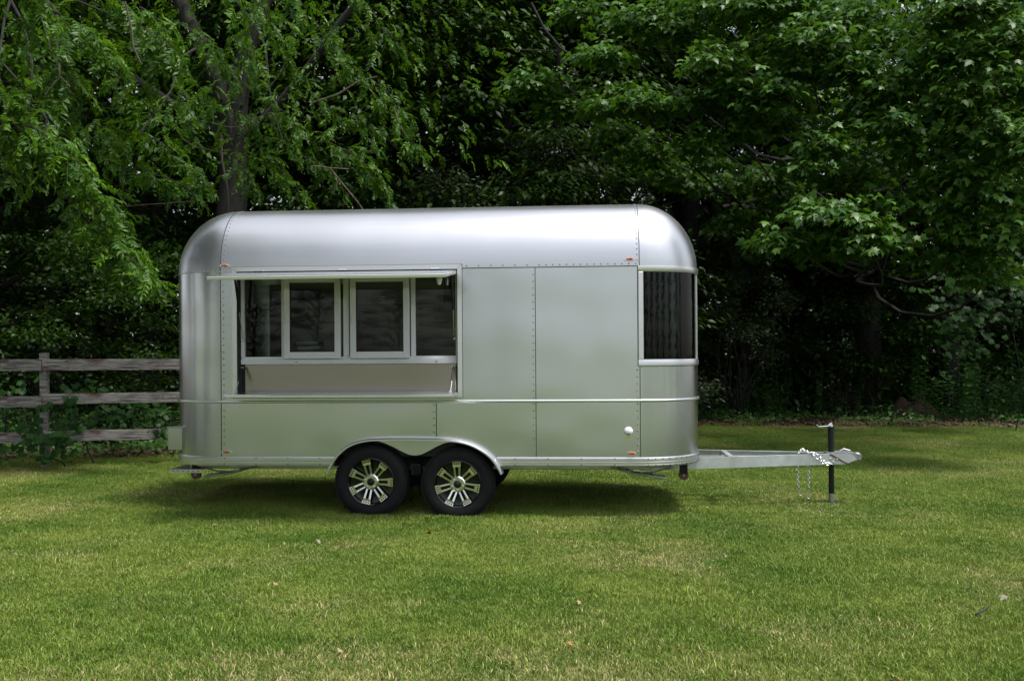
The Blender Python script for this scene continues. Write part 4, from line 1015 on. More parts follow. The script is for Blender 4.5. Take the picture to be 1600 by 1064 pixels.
# rows of the wood, front to back: (x, y, kind, scale)
rows = [
 (-12.5, 16.5, 1, .9), (-9.6, 18.0, 0, .9), (-7.2, 19.8, 3, .9), (-3.4, 20.3, 0, 1.0), (-.2, 21.2, 1, .95), (-1.6, 19.6, 2, .9), (1.4, 20.6, 2, 1.0), (9.6, 24.0, 2, 1.0), (13.2, 22.4, 1, .9), (15.0, 24, 0, 1.0)]
for (x, y, k, s) in rows: wtree(x, y, k, s)
for (x, y, k, s, lab) in ((-9.8, 8.2, 1, .8, 'unseen tree added for shade just outside the left edge beside the fence'), (-8.8, 5.2, 0, .95, 'unseen tree added for shade beside the lawn to the left of the photographer'), (-12.6, 10.2, 0, .95, 'dense unseen tree added for dark reflections left of the fence just outside the frame'), (-12.2, 1.2, 3, 1, 'unseen maple added for dark reflections beside the lawn to the left of the photographer'), (-12.8, -7.0, 3, .95, 'unseen maple added for dark reflections behind the photographer on the left'), (-10.5, -2.5, 1, 1, 'unseen tree added for dark reflections beside the lawn behind the photographer on the left'), (23, 7, 1, 1.1, 'unseen tree added to cut side light beside the lawn to the right of the photographer')):
    wtree(x, y, k, s, None, lab)  # unseen trees, added to shade the left and darken the metal's reflections
for (x, y, lab) in ((-6.2, -19.5, 'small tree mirrored in the rightmost pane'), (-9.0, -20.4, 'small tree mirrored in the right sliding window'), (-12, -19.4, 'small tree mirrored between the sliding windows'), (-15, -20.3, 'small tree mirrored in the left sliding window'), (-18, -19.3, 'small tree mirrored in the leftmost pane'),
    (5.5, -11.5, 'small tree mirrored at the left side of the curved window'), (8.8, -10.0, 'small tree mirrored left of the middle of the curved window'), (12.0, -7.5, 'small tree mirrored in the middle of the curved window'), (14.5, -4.0, 'small tree mirrored right of the middle of the curved window'), (16.5, 0.0, 'small tree mirrored at the right side of the curved window'), (18.0, 4.2, 'small tree mirrored at the right rim of the curved window')):
    wtree(x, y, 2, .46, None, lab).location.z = -.75  # out of view; added low and sunk so the glass mirrors dark foliage
r = np.random.default_rng(5)
for (y0, n, xs_, xe) in ((24, 11, -17, 17), (28.5, 11, -21, 21), (34, 11, -25, 25), (41, 11, -31, 31)):
    for i in range(n):
        x = xs_ + (xe - xs_) * (i + .5) / n + r.uniform(-.9, .9); y = y0 + r.uniform(-1.4, 1.4)
        px = 800 + x / y * 1556
        if px < -500 or px > 2100: continue
        if 1385 < px < 1475: continue
        wtree(x, y, int(r.integers(4)), r.uniform(.9, 1.15))
# leafy undergrowth deep in the shade
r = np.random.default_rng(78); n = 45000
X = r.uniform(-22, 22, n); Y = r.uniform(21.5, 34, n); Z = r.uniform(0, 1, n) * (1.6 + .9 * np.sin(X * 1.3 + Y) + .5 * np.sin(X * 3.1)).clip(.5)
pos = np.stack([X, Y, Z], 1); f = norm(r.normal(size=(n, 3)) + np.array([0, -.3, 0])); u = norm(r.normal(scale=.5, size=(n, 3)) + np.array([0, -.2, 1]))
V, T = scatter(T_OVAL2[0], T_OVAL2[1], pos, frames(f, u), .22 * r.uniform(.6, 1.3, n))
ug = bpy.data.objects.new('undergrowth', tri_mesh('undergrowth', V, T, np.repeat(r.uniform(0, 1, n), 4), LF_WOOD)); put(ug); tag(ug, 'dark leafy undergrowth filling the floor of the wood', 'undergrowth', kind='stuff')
# far-off wood that reads as one mass
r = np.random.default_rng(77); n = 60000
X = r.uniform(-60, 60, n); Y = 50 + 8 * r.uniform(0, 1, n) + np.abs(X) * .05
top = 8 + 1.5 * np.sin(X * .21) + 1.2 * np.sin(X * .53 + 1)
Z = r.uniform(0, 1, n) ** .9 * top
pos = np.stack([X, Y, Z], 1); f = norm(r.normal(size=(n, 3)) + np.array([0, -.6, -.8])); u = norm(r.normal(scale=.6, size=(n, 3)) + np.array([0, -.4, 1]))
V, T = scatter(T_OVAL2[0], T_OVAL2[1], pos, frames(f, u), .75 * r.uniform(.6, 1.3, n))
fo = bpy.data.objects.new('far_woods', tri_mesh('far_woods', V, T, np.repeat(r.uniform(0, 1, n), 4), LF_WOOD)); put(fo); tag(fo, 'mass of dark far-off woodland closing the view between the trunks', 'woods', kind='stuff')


# ---- bare dark trunks in front of the wood (right of centre) and slim ones on the left
def bare_tree(x, y, r0, h, lean, label, fork=None, crown_k=None, cs=1.0):
    t = empty('forest_tree', (x, y, ground_z(x, y))); tag(t, label, 'tree', 'woodland trees behind the lawn')
    rr = np.random.default_rng(int(abs(x * 100)) + 3)
    o, ps = trunk_mesh('trunk', (0, 0, -.2), (lean[0], lean[1], h), r0, r0 * .35, BARK, .025, 16, 14, 1.35, rr, t)
    if fork:
        for (i, dx, dz, rf) in fork:
            b2 = MB(); b2.tube(curve_pts(ps[i], ps[i] + np.array([dx, rr.uniform(-.4, .4), dz]), .06, .05, 8, rr), [rf * (1 - .08 * q) for q in range(9)], 9, jit=.06); b2.build('limb', BARK, t, smooth=70)
    if crown_k is not None:
        c = bpy.data.objects.new('crown', CROWNS[crown_k][0]); put(c, t); c['kind'] = 'stuff'; c.scale = (cs, cs, cs); c.location.z = 3.0
        c.rotation_euler.z = rr.uniform(0, 6)
    return t
bare_tree(3.61, 22.0, .26, 12, (.2, .3), 'thick dark trunk just above the front roof cap of the trailer', [(9, -2.2, 3.0, .10), (6, 1.6, 2.4, .07)], 1)
bare_tree(4.23, 22.5, .24, 12, (-.3, .2), 'second thick dark trunk to the right of the trailer roof', [(8, 1.8, 2.8, .09)], 0)
bare_tree(5.25, 22.6, .16, 12, (.5, .2), 'slimmer dark trunk beyond the front window of the trailer', [(7, -1.2, 1.8, .05)], 3)
bare_tree(-3.75, 21.0, .12, 12, (.3, 0), 'slim dark trunk rising above the serving hatch', [(7, -2.0, 1.0, .045), (9, 1.7, 1.5, .05)], 0)
bare_tree(-3.2, 22.4, .09, 12, (-.2, 0), 'slimmest trunk close beside the slim one above the hatch', None, 2)

# ---- hero maple on the right: mounded sprays of lobed leaves
mp_ = empty('maple_tree', (8.1, 22.4, 0)); tag(mp_, 'big maple with layered sprays of pointed leaves hanging over the right of the lawn', 'tree')
r = np.random.default_rng(21); base = np.array([8.1, 22.4, 0])
o, mps = trunk_mesh('trunk', (0, 0, -.2), (-.4, -.3, 11), .30, .10, BARK, .03, 16, 14, 1.4, r, mp_)
hero = [ # px, py, depth, radius x, radius z
 (1290, 345, 12.9, .55, .26), (1360, 385, 12.8, .62, .34), (1225, 385, 13.2, .48, .24), (1300, 400, 13.4, .55, .25), (1400, 330, 13.5, .6, .32), (1335, 352, 12.6, .40, .2),
 (1270, 75, 13.5, .62, .36), (1330, 40, 13.8, .6, .4), (1235, 120, 13.9, .5, .3), (1330, 120, 13.6, .6, .34), (1400, 150, 13.3, .62, .36), (1350, 190, 13.6, .55, .33), (1285, 240, 13.4, .55, .33), (1265, 270, 13.3, .4, .22), (1400, 205, 13.0, .5, .28),
 (1110, 108, 13.8, .5, .26), (1150, 150, 13.9, .55, .28), (1100, 165, 14.1, .5, .25), (1190, 175, 13.7, .5, .3), (1215, 150, 13.5, .42, .24), (990, 165, 14.2, .5, .22), (945, 175, 14.6, .42, .2), (1030, 175, 14.6, .5, .2), (1090, 235, 14.2, .42, .2), (1150, 215, 14.3, .5, .22),
 (940, 95, 14.8, .5, .26), (1180, 20, 14.0, .7, .35), (1110, 20, 14.6, .6, .3), (1250, 10, 14.2, .6, .3),
 (1480, 35, 13.0, .62, .36), (1540, 20, 12.8, .6, .4), (1590, 70, 12.6, .6, .4), (1520, 110, 12.8, .6, .36), (1460, 95, 13.1, .5, .3), (1570, 150, 12.5, .6, .36), (1490, 180, 12.9, .55, .33), (1545, 220, 12.6, .6, .36), (1600, 240, 12.3, .6, .4),
 (1440, 250, 13.2, .55, .33), (1500, 280, 12.9, .55, .33), (1560, 310, 12.6, .6, .33), (1470, 335, 13.2, .6, .33), (1530, 370, 12.9, .55, .36), (1500, 410, 13.1, .5, .4), (1590, 380, 12.5, .5, .4), (1540, 440, 13, .5, .35), (1450, 60, 14.6, .5, .3),
 (830, 140, 16.2, .6, .3), (880, 180, 16.4, .6, .3), (960, 215, 16.2, .5, .25), (910, 30, 16.2, .6, .3), (1010, 250, 16.6, .6, .3), (1060, 290, 17, .5, .3), (1120, 300, 17, .5, .3), (1110, 260, 16, .4, .2), (1200, 290, 16.5, .6, .3), (1240, 320, 16.5, .5, .3), (1160, 350, 17, .6, .3), (1380, 80, 14.4, .5, .34), (1330, 290, 14.2, .6, .3), (1380, 270, 14.6, .6, .3), (1225, 200, 14.6, .5, .3), (1200, 80, 14.8, .6, .3), (1060, 60, 15, .6, .3), (1000, 40, 15.2, .6, .3)]
P = []; F = []; U = []; lm = MB(); tb = []
for (px, py, D, rx, rz) in hero:
    c = at(px, py, D); n = int(290 * rx * rx * 4)
    p, f, u = clump_leaves(c, (rx * r.uniform(.85, 1.15), rx * .95, rz * r.uniform(1.15, 1.6)), n, r, .65, .5); P.append(p); F.append(f); U.append(u)
    j = mps[min(15, max(5, int(c[2] * 1.1 + r.uniform(0, 4))))] + base
    if r.uniform() < .45: lm.tube(curve_pts(j - base, c - base, -.06, .04, 7, r), [.06, .05, .042, .034, .027, .02, .014, .008], 6, caps=False); twigs(lm, c - base, (rx, rx, rz), 7, r, .008)
# dim inner and upper sprays of the same crown, which shade the hollow below
for _ in range(90):
    a = r.uniform(0, 6.28); q = math.sqrt(r.uniform(0, 1)); c = base + np.array([5.8 * q * math.cos(a) - .9, 4.6 * q * math.sin(a) - 4.4, r.uniform(4.6, 11)])
    px = 800 + c[0] / c[1] * 1556; py = 545 - (c[2] - 1.51) / c[1] * 1556
    if 1385 < px < 1465 and 20 < py < 95: continue
    p, f, u = clump_leaves(c, (.95, .95, .42), 120, r, .5); P.append(p); F.append(f); U.append(u)
P = np.concatenate(P); F = np.concatenate(F); U = np.concatenate(U); sz = .125 * r.uniform(.65, 1.25, len(P))
foliage(mp_, 'crown', T_MAPLE, LF_MAPLE, P - base, F, U, sz, r)
lm.build('limbs', BARK, mp_, smooth=70, kind='stuff')

# ---- hero tree on the left: arching branches of long compound leaves
wl = empty('walnut_tree', (-5.0, 17.4, ground_z(-5, 17.4))); wb = np.array([-5.0, 17.4, 0.05])
tag(wl, 'large dark forked tree with long drooping compound leaves behind the rear of the trailer', 'tree')
r = np.random.default_rng(33)
o, wps = trunk_mesh('trunk', (0, 0, -.2), (.15, 0, 5.1), .30, .24, BARK, .015, 14, 16, 1.4, r, wl)
for (e, r0) in (((-1.4, -.2, 10.5), .19), ((1.2, .2, 11.0), .20), ((-3.6, -1.2, 8.0), .11), ((3.2, -.8, 8.2), .10)):
    b2 = MB(); b2.tube(curve_pts(wps[-1] - np.array([0, 0, .1]), e, -.03, .04, 9, r), [r0 * (1 - .075 * q) for q in range(10)], 11, jit=.06); b2.build('limb', BARK, wl, smooth=70)
arms = [ # px, py of branch tip, depth, branch direction (dx, dz), length m
 (45, 25, 11.5, -.2, -.5), (95, 60, 11.6, .3, -.5), (20, 90, 11.8, -.2, -.6), (265, 45, 12.0, .5, -.3), (330, 75, 12.2, .6, -.4), (290, 110, 12.2, .4, -.5), (240, 60, 12.4, .4, -.4), (420, 30, 12.0, .3, -.7), (480, 15, 12.2, .5, -.6), (380, 20, 12.4, .4, -.5),
 (165, 85, 11.9, .5, -.4), (195, 110, 12.0, .5, -.4), (130, 70, 12.2, .3, -.3), (255, 105, 12.4, .4, -.5), (240, 140, 12.6, .2, -.6), (270, 95, 12.3, .5, -.5),
 (20, 160, 11.4, .4, -.3), (55, 175, 11.5, .6, -.4), (75, 150, 12.0, .4, -.3), (110, 165, 12.2, .5, -.5), (135, 190, 12.2, .4, -.7), (115, 140, 12.0, .3, -.5), (190, 140, 12.4, .3, -.6),
 (70, 235, 11.2, .6, -.35), (110, 245, 11.3, .7, -.4), (140, 270, 11.4, .7, -.5), (65, 290, 11.3, .0, -1), (95, 262, 11.6, .4, -.6), (30, 250, 11.8, .3, -.6), (150, 295, 11.6, .6, -.6), (120, 225, 12, .5, -.4), (20, 300, 12.2, .3, -.6),
 (175, 330, 11.8, .6, -.5), (190, 365, 11.9, .6, -.5), (170, 385, 11.9, .6, -.6), (130, 350, 12.2, .5, -.6), (205, 355, 12.1, .6, -.5), (215, 400, 12.1, .6, -.5),
 (245, 435, 11.8, .7, -.4), (255, 450, 11.7, .7, -.5), (210, 440, 12.0, .5, -.3), (235, 418, 12.0, .6, -.2), (275, 300, 12.8, .8, -.3), (315, 305, 12.8, .8, -.2), (250, 290, 12.9, .6, -.2), (330, 300, 13.0, .6, -.5), (300, 270, 13.2, .5, -.4),
 (205, 270, 12.8, .5, -.4), (190, 235, 12.9, .5, -.4), (400, 100, 13.2, .4, -.5), (450, 70, 13.6, .5, -.5), (370, 130, 13.6, .4, -.6), (520, 60, 13.9, .5, -.4), (560, 110, 14.2, .5, -.5), (480, 130, 14.2, .4, -.5),
 (430, 160, 14.5, .5, -.5), (600, 160, 14.6, .6, -.5), (640, 190, 14.6, .5, -.6), (540, 190, 14.8, .6, -.4), (480, 215, 14.8, .5, -.5), (590, 215, 14.8, .6, -.5), (420, 230, 14.8, .4, -.5), (570, 260, 14.4, .7, -.4), (600, 280, 14.2, .6, -.4), (500, 265, 14.4, .6, -.4), (540, 300, 14.2, .5, -.5),
 (440, 285, 14.2, .5, -.4), (480, 310, 14.0, .5, -.5), (400, 300, 14.4, .4, -.5), (610, 310, 14.2, .5, -.5), (340, 190, 13.6, .3, -.5), (300, 180, 13.4, .3, -.5), (310, 220, 13.8, .3, -.6), (260, 210, 13.4, .4, -.5), (660, 240, 14.8, .5, -.6), (650, 100, 15.4, .5, -.5), (590, 30, 15.2, .5, -.5)]
P = []; F = []; U = []; SZ = []; lm = MB()
for (px, py, D, dx, dz) in arms:
    tip = at(px, py, D); d = norm(np.array([dx, r.uniform(-.35, .1), dz * .75])); Lb = r.uniform(.6, 1.0); ls = (.33 if D < 12.6 else .24); s0 = tip - d * Lb * .8 + np.array([0, 0, .16])
    ps = curve_pts(s0, tip, .07, .03, 6, r); nl = 15 if D < 12.6 else 22
    for k in range(nl):
        u_ = (k + .5) / nl; a = ps[min(5, int(u_ * 6))]; b2 = ps[min(6, int(u_ * 6) + 1)]; c = a + (b2 - a) * (u_ * 6 - int(u_ * 6))
        sd = (-1 if k % 2 else 1); side_v = norm(np.cross(d, [0, 0, 1])) * sd
        P.append(c + r.normal(scale=.05, size=3)); SZ.append(ls * r.uniform(.6, 1.25)); F.append(norm(d * r.uniform(-.1, 1.0) + side_v * r.uniform(.1, 1.0) + np.array([0, 0, r.uniform(-.65, .25)]) + r.normal(scale=.25, size=3))); U.append(norm(np.array([0, 0, 1]) + r.normal(scale=.4, size=3)))
    lm.tube([q - wb for q in ps], [.012, .011, .010, .008, .006, .005, .003], 5, caps=False)
    j = np.array([-.2, -.3, 5.0 + r.uniform(0, 4)]) if D > 12.8 else np.array([-3.4 + r.uniform(-1, 1), -1.5, 7.8 + r.uniform(-1, 1)])
    if r.uniform() < .13: lm.tube(curve_pts(j, s0 - wb, .05, .05, 7, r), [.035, .03, .026, .022, .019, .016, .013, .011], 5, caps=False)
# upper canopy and shadowed inner foliage of the same tree
for _ in range(3600):
    a = r.uniform(0, 6.28); q = math.sqrt(r.uniform(0, 1)); c = wb + np.array([-1.4 + 6.4 * q * math.cos(a), -1.6 + 3.6 * q * math.sin(a), r.uniform(4.2, 10.5)])
    px = 800 + c[0] / c[1] * 1556
    if c[1] < 12: continue
    SZ.append(.24 * r.uniform(.6, 1.2)); P.append(c); F.append(norm(np.array([math.cos(a * 3), math.sin(a * 3), r.uniform(-.7, .1)]))); U.append(norm(np.array([0, 0, 1]) + r.normal(scale=.3, size=3)))
P = np.array(P); F = np.array(F); U = np.array(U); sz = np.array(SZ)
idx = near_pick(P, sz, 290); keep = np.ones(len(P), bool); keep[idx] = False
Rm = frames(F, U)
ms = template_meshes('compound_leaf', T_COMP, LF_WALNUT, (.25, .6, .9))
leaf_objects('compound_leaf', wl, None, None, ms, P[idx] - wb, Rm[idx], sz[idx], None, r)
Vs = []; Ts = []; tt = []; off = 0; rest = np.where(keep)[0]
for k in range(3):
    ii = rest[rest % 3 == k]; V, T = scatter(T_COMP[k][0], T_COMP[k][1], P[ii] - wb, Rm[ii], sz[ii]); Vs.append(V); Ts.append(T + off); off += len(V); tt.append(np.repeat(r.uniform(0, 1, len(ii)), len(T_COMP[k][0])))
o = bpy.data.objects.new('crown', tri_mesh('crown', np.concatenate(Vs), np.concatenate(Ts), np.concatenate(tt), LF_WALNUT)); put(o, wl); o['kind'] = 'stuff'
lm.build('branches', BARK, wl, smooth=70, kind='stuff')
# pale bare twigs hanging in front
fine = MB()
for (pts2, D, r0) in [([(195, 0), (205, 40), (208, 70), (220, 97)], 11.6, .013), ([(92, 98), (94, 118), (83, 130), (70, 146)], 11.5, .012), ([(94, 117), (102, 125), (110, 134)], 11.5, .009), ([(58, 194), (66, 206), (74, 218)], 11.4, .011),
    ([(280, 200), (285, 215), (305, 228), (345, 235), (362, 232)], 13.6, .011), ([(345, 205), (347, 250), (355, 290), (358, 335)], 14.6, .018), ([(405, 172), (380, 195), (360, 197), (330, 190)], 13.4, .011),
    ([(488, 257), (515, 260), (545, 262)], 13.6, .011), ([(515, 260), (535, 285), (560, 315), (572, 333)], 13.6, .013), ([(528, 278), (526, 290), (518, 300)], 13.6, .008), ([(615, 165), (625, 195), (636, 212)], 14, .010), ([(64, 24), (75, 60), (80, 78)], 12.4, .010),
    ([(180, 292), (185, 303), (200, 320), (220, 318), (300, 312)], 12.6, .009), ([(178, 414), (192, 428), (204, 440)], 12.0, .010), ([(417, 140), (440, 110), (456, 65)], 15, .012), ([(485, 160), (530, 145), (560, 125), (590, 118)], 16, .020), ([(110, 300), (125, 325), (140, 345)], 12, .008)]:
    q = [at(a, b2, D) - wb for (a, b2) in pts2]; fine.tube(q, [r0 * (1 - .5 * i / len(q)) for i in range(len(q))], 5, caps=False)
fine.build('bare_twigs', BARK_L, wl, smooth=70, kind='stuff')
# dead twigs and thin limbs of the maple side
fine = MB()
for (pts2, D, r0) in [([(1025, 0), (1035, 55), (1050, 82), (1070, 118)], 15.5, .016), ([(970, 5), (1000, 35), (1030, 48)], 15.5, .014), ([(1050, 82), (1020, 82), (985, 74)], 15.5, .012), ([(830, 5), (850, 45), (875, 75), (907, 97)], 15.5, .022), ([(800, 78), (840, 79), (872, 80)], 15.8, .010), ([(872, 75), (880, 130), (900, 150)], 16.2, .045), ([(935, 118), (950, 128), (967, 138)], 15.5, .009),
    ([(1130, 325), (1175, 315), (1220, 300), (1260, 270)], 17.5, .05), ([(1370, 290), (1430, 275), (1500, 255)], 14.5, .016), ([(1160, 270), (1150, 290), (1140, 320)], 17, .018), ([(1210, 390), (1240, 360), (1300, 345)], 13.6, .014)]:
    q = [at(a, b2, D) - base for (a, b2) in pts2]; fine.tube(q, [r0 * (1 - .5 * i / len(q)) for i in range(len(q))], 6, caps=False)
fine.build('bare_twigs', BARK, mp_, smooth=70, kind='stuff')

# ================================================================== SHRUBS
def shrub(x, y, rx, ry, h, n, size, mat, label, seed, tpl=T_OVATE, lobes=16, z0=.1, tintbias=0, name='shrub', cat='shrub', stems=10):
    t = empty(name, (x, y, ground_z(x, y))); tag(t, label, cat); r = np.random.default_rng(seed); P = []; F = []; U = []; st = MB()
    for k in range(lobes):
        a = k * 2.4 + r.uniform(-.3, .3); zz = z0 + (h - z0) * (.12 + .88 * (k + .5) / lobes); w = math.sin(math.pi * min(1, .32 + .58 * zz / h)); q = r.uniform(.3, .95) * w
        c = np.array([rx * q * math.cos(a), ry * q * math.sin(a), zz - .25]); cr = (rx * .36, ry * .36, h * .13)
        p, f, u = clump_leaves(c, cr, n // lobes, r, .25, .55); P.append(p); F.append(f); U.append(u)
        if k < stems: st.tube(curve_pts((r.uniform(-.15, .15), r.uniform(-.15, .15), -.05), c, .08, .06, 6, r), [.022, .02, .018, .015, .012, .008, .005], 5, caps=False)
    P = np.concatenate(P); F = np.concatenate(F); U = np.concatenate(U)
    foliage(t, 'foliage', tpl, mat, P, F, U, size * r.uniform(.7, 1.3, len(P)), r, tintbias=tintbias)
    st.build('stems', BARK, t, smooth=60, kind='stuff'); return t
shrub(-1.3, 18.2, 1.7, 1.1, 4.7, 11000, .075, LF_SHRUB, 'grey green shrub whose top shows above the middle of the trailer roof', 61)
shrub(.6, 18.9, 1.9, 1.1, 5.6, 15000, .075, LF_SHRUB, 'tallest grey green shrub rising behind the trailer roof', 62)
shrub(2.3, 19.4, 1.4, 1.0, 4.9, 9000, .075, LF_SHRUB, 'grey green shrub just behind the front roof cap of the trailer', 63)
shrub(4.75, 21.3, 1.1, .8, 4.9, 9000, .075, LF_SHRUB, 'tall loose shrub to the right of the wraparound window', 64, z0=.9)
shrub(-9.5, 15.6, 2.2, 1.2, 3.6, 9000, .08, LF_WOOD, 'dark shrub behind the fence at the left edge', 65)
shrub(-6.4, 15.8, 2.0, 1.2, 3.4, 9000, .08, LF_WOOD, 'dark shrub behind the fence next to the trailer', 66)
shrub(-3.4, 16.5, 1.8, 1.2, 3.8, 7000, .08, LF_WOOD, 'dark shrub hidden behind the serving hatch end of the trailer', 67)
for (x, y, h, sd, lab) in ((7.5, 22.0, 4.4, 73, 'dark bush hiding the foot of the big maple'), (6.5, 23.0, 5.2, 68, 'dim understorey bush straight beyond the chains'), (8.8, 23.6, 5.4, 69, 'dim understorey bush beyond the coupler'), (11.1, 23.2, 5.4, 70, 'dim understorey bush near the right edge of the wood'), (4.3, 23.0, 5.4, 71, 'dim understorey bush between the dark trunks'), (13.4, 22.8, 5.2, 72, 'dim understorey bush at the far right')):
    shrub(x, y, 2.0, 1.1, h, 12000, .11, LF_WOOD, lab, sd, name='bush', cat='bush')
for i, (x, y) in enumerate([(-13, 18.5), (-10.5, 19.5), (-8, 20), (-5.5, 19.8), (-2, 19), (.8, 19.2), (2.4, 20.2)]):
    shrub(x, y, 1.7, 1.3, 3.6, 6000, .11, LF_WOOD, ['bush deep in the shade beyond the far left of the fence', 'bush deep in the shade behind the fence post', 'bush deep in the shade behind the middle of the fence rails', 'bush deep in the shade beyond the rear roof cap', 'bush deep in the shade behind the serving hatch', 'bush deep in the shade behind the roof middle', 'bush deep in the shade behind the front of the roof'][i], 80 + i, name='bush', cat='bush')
# vine-hung bank at the right edge with large round leaves
def leafy_vine(x, y, poslist, size, label, seed, nobj=90, stuffn=0, name='grape_vine', cat='vine', box=None):
    t = empty(name, (x, y, ground_z(x, y))); tag(t, label, cat); r = np.random.default_rng(seed)
    ms = template_meshes('leaf', [T_VINE], LF_VINE, (.1, .4, .8)); P = np.array(poslist) - np.array([x, y, 0]); n = len(P)
    F = norm(np.stack([r.normal(scale=.6, size=n), r.uniform(-.9, -.1, n), r.uniform(-1.0, -.2, n)], 1)); U = norm(np.stack([r.normal(scale=.35, size=n), r.uniform(-.9, -.2, n), r.uniform(.5, 1.0, n)], 1))
    sz = size * r.uniform(.6, 1.3, n); k = min(nobj, n); leaf_objects('leaf', t, None, None, ms, P[:k], frames(F[:k], U[:k]), sz[:k], None, r)
    if n > k: foliage(t, 'foliage', T_VINE, LF_VINE, P[k:], F[k:], U[k:], sz[k:], r)
    st = MB()
    for i in range(0, n - 12, 12): st.tube(curve_pts(P[i], P[i + 11], -.05, .08, 6, r), .005, 4, caps=False)
    st.tube(curve_pts((0, 0, -.03), P[0], .1, .1, 6, r), .010, 5, caps=False); st.build('stem', BARK, t, kind='stuff'); return t
# ================================================================== FENCE
FX = [(-12.6, 11.6), (-8.8, 12.05), (-6.02, 12.75), (-3.3, 13.75), (-.7, 14.7)]      # post positions: x, y (ground plan)
fen = empty('rail_fence', (-6.02, 12.75, 0)); tag(fen, 'weathered three rail wooden fence with peeling dull red stain', 'fence'); fb = np.array([-6.02, 12.75, 0])
rf = np.random.default_rng(9)
def plank(p, q, h, th, name, seed):
    """a rough sawn plank from p to q (centre line)"""
    p, q = Vector(p), Vector(q); d = (q - p).normalized(); s_ = Vector((d.y, -d.x, 0)).normalized() if abs(d.z) < .5 else Vector((0, -1, 0))
    u = Vector((0, 0, 1)) if abs(d.z) < .5 else Vector((-1, 0, 0)); rr = random.Random(seed); n = 10 if (q - p).length > 1.6 else 6; vs = []
    for i in range(n + 1):
        c = p.lerp(q, i / n) + u * rr.uniform(-.004, .004) + s_ * rr.uniform(-.004, .004); hh = h / 2 * rr.uniform(.97, 1.03)
        for (a, b2) in ((-th / 2, -hh), (th / 2, -hh), (th / 2, hh), (-th / 2, hh)): vs.append(c + s_ * a + u * b2)
    fs = [(i * 4 + k, i * 4 + (k + 1) % 4, (i + 1) * 4 + (k + 1) % 4, (i + 1) * 4 + k) for i in range(n) for k in range(4)] + [(3, 2, 1, 0), (n * 4, n * 4 + 1, n * 4 + 2, n * 4 + 3)]
    me = MB().add([v for v in vs], fs).mesh(name, WOOD); return me
for i, (x, y) in enumerate(FX):
    z = ground_z(x, y); top = 1.485 if i == 2 else 1.46
    h = Vector((x, y + .06, 0)); me = plank((0, 0, -.1), (0, 0, top), .088, .09, 'post', 40 + i)
    o = bpy.data.objects.new('post', me); put(o, fen); o.location = (x - fb[0], y + .065 - fb[1], z)
for i in range(4):
    (x0, y0), (x1, y1) = FX[i], FX[i + 1]
    for k, zc in enumerate((1.30, .845, .375)):
        dz = rf.uniform(-.01, .01); d = math.hypot(x1 - x0, y1 - y0)
        L2 = d - .006; me = plank((-L2 / 2, 0, 0), (L2 / 2, 0, 0), (.142, .135, .135)[k], .032, 'rail', i * 3 + k)
        o = bpy.data.objects.new('rail', me); put(o, fen); o.location = ((x0 + x1) / 2 - fb[0], (y0 + y1) / 2 - fb[1], zc + dz + .012 * (i - 1)); o.rotation_euler = (0, rf.uniform(-.004, .004), math.atan2(y1 - y0, x1 - x0))
# vines on the fence
r = np.random.default_rng(91)
def cloud(n, x0, x1, y0, y1, z0, z1): return [(r.uniform(x0, x1), r.uniform(y0, y1), r.uniform(z0, z1)) for _ in range(n)]
def fy(x): return 12.75 + (x + 6.02) * .355
def blob(px, py, D, w, h, n, dd=.25):
    out = []
    for _ in range(n):
        a = r.uniform(0, 6.28); q = math.sqrt(r.uniform(0, 1)); c = at(px + w * q * math.cos(a), py + h * q * math.sin(a), D); out.append((c[0], c[1] + r.uniform(-dd, dd), max(.04, c[2])))
    return out
leafy_vine(-5.75, 12.85, blob(75, 692, 12.5, 40, 20, 52) + blob(50, 668, 12.55, 14, 14, 16) + blob(98, 676, 12.5, 10, 12, 12), .10, 'grape vine scrambling over the bottom rail left of the trailer', 92, 108)
leafy_vine(-5.5, 13.15, blob(112, 626, 12.72, 13, 12, 14, .1) + blob(68, 632, 12.6, 10, 5, 6, .05) + blob(105, 655, 13.1, 40, 18, 50) + blob(130, 605, 13.3, 30, 15, 26), .09, 'grape vine climbing the middle rail near the fence post', 93, 96)
leafy_vine(-4.7, 13.75, blob(215, 645, 13.9, 55, 22, 120) + blob(250, 668, 13.2, 12, 18, 18) + blob(170, 650, 13.7, 40, 20, 60), .085, 'dense ivy patch between the two lower rails beside the trailer', 94, 190)
leafy_vine(-6.9, 13.2, blob(20, 650, 13.4, 40, 30, 60) + blob(-10, 705, 12.6, 40, 18, 50) + blob(15, 600, 13.6, 40, 14, 30), .085, 'vine leaves behind the rails at the left edge', 95, 130)
leafy_vine(9.2, 18.2, blob(1550, 450, 17.6, 60, 55, 170, .5) + blob(1510, 520, 18.2, 45, 35, 80, .5) + blob(1580, 380, 17.4, 40, 40, 90, .5) + blob(1470, 470, 18.8, 40, 50, 60, .5), .125, 'curtain of round vine leaves hanging at the right edge of the wood', 96, 290, name='hanging_vine')
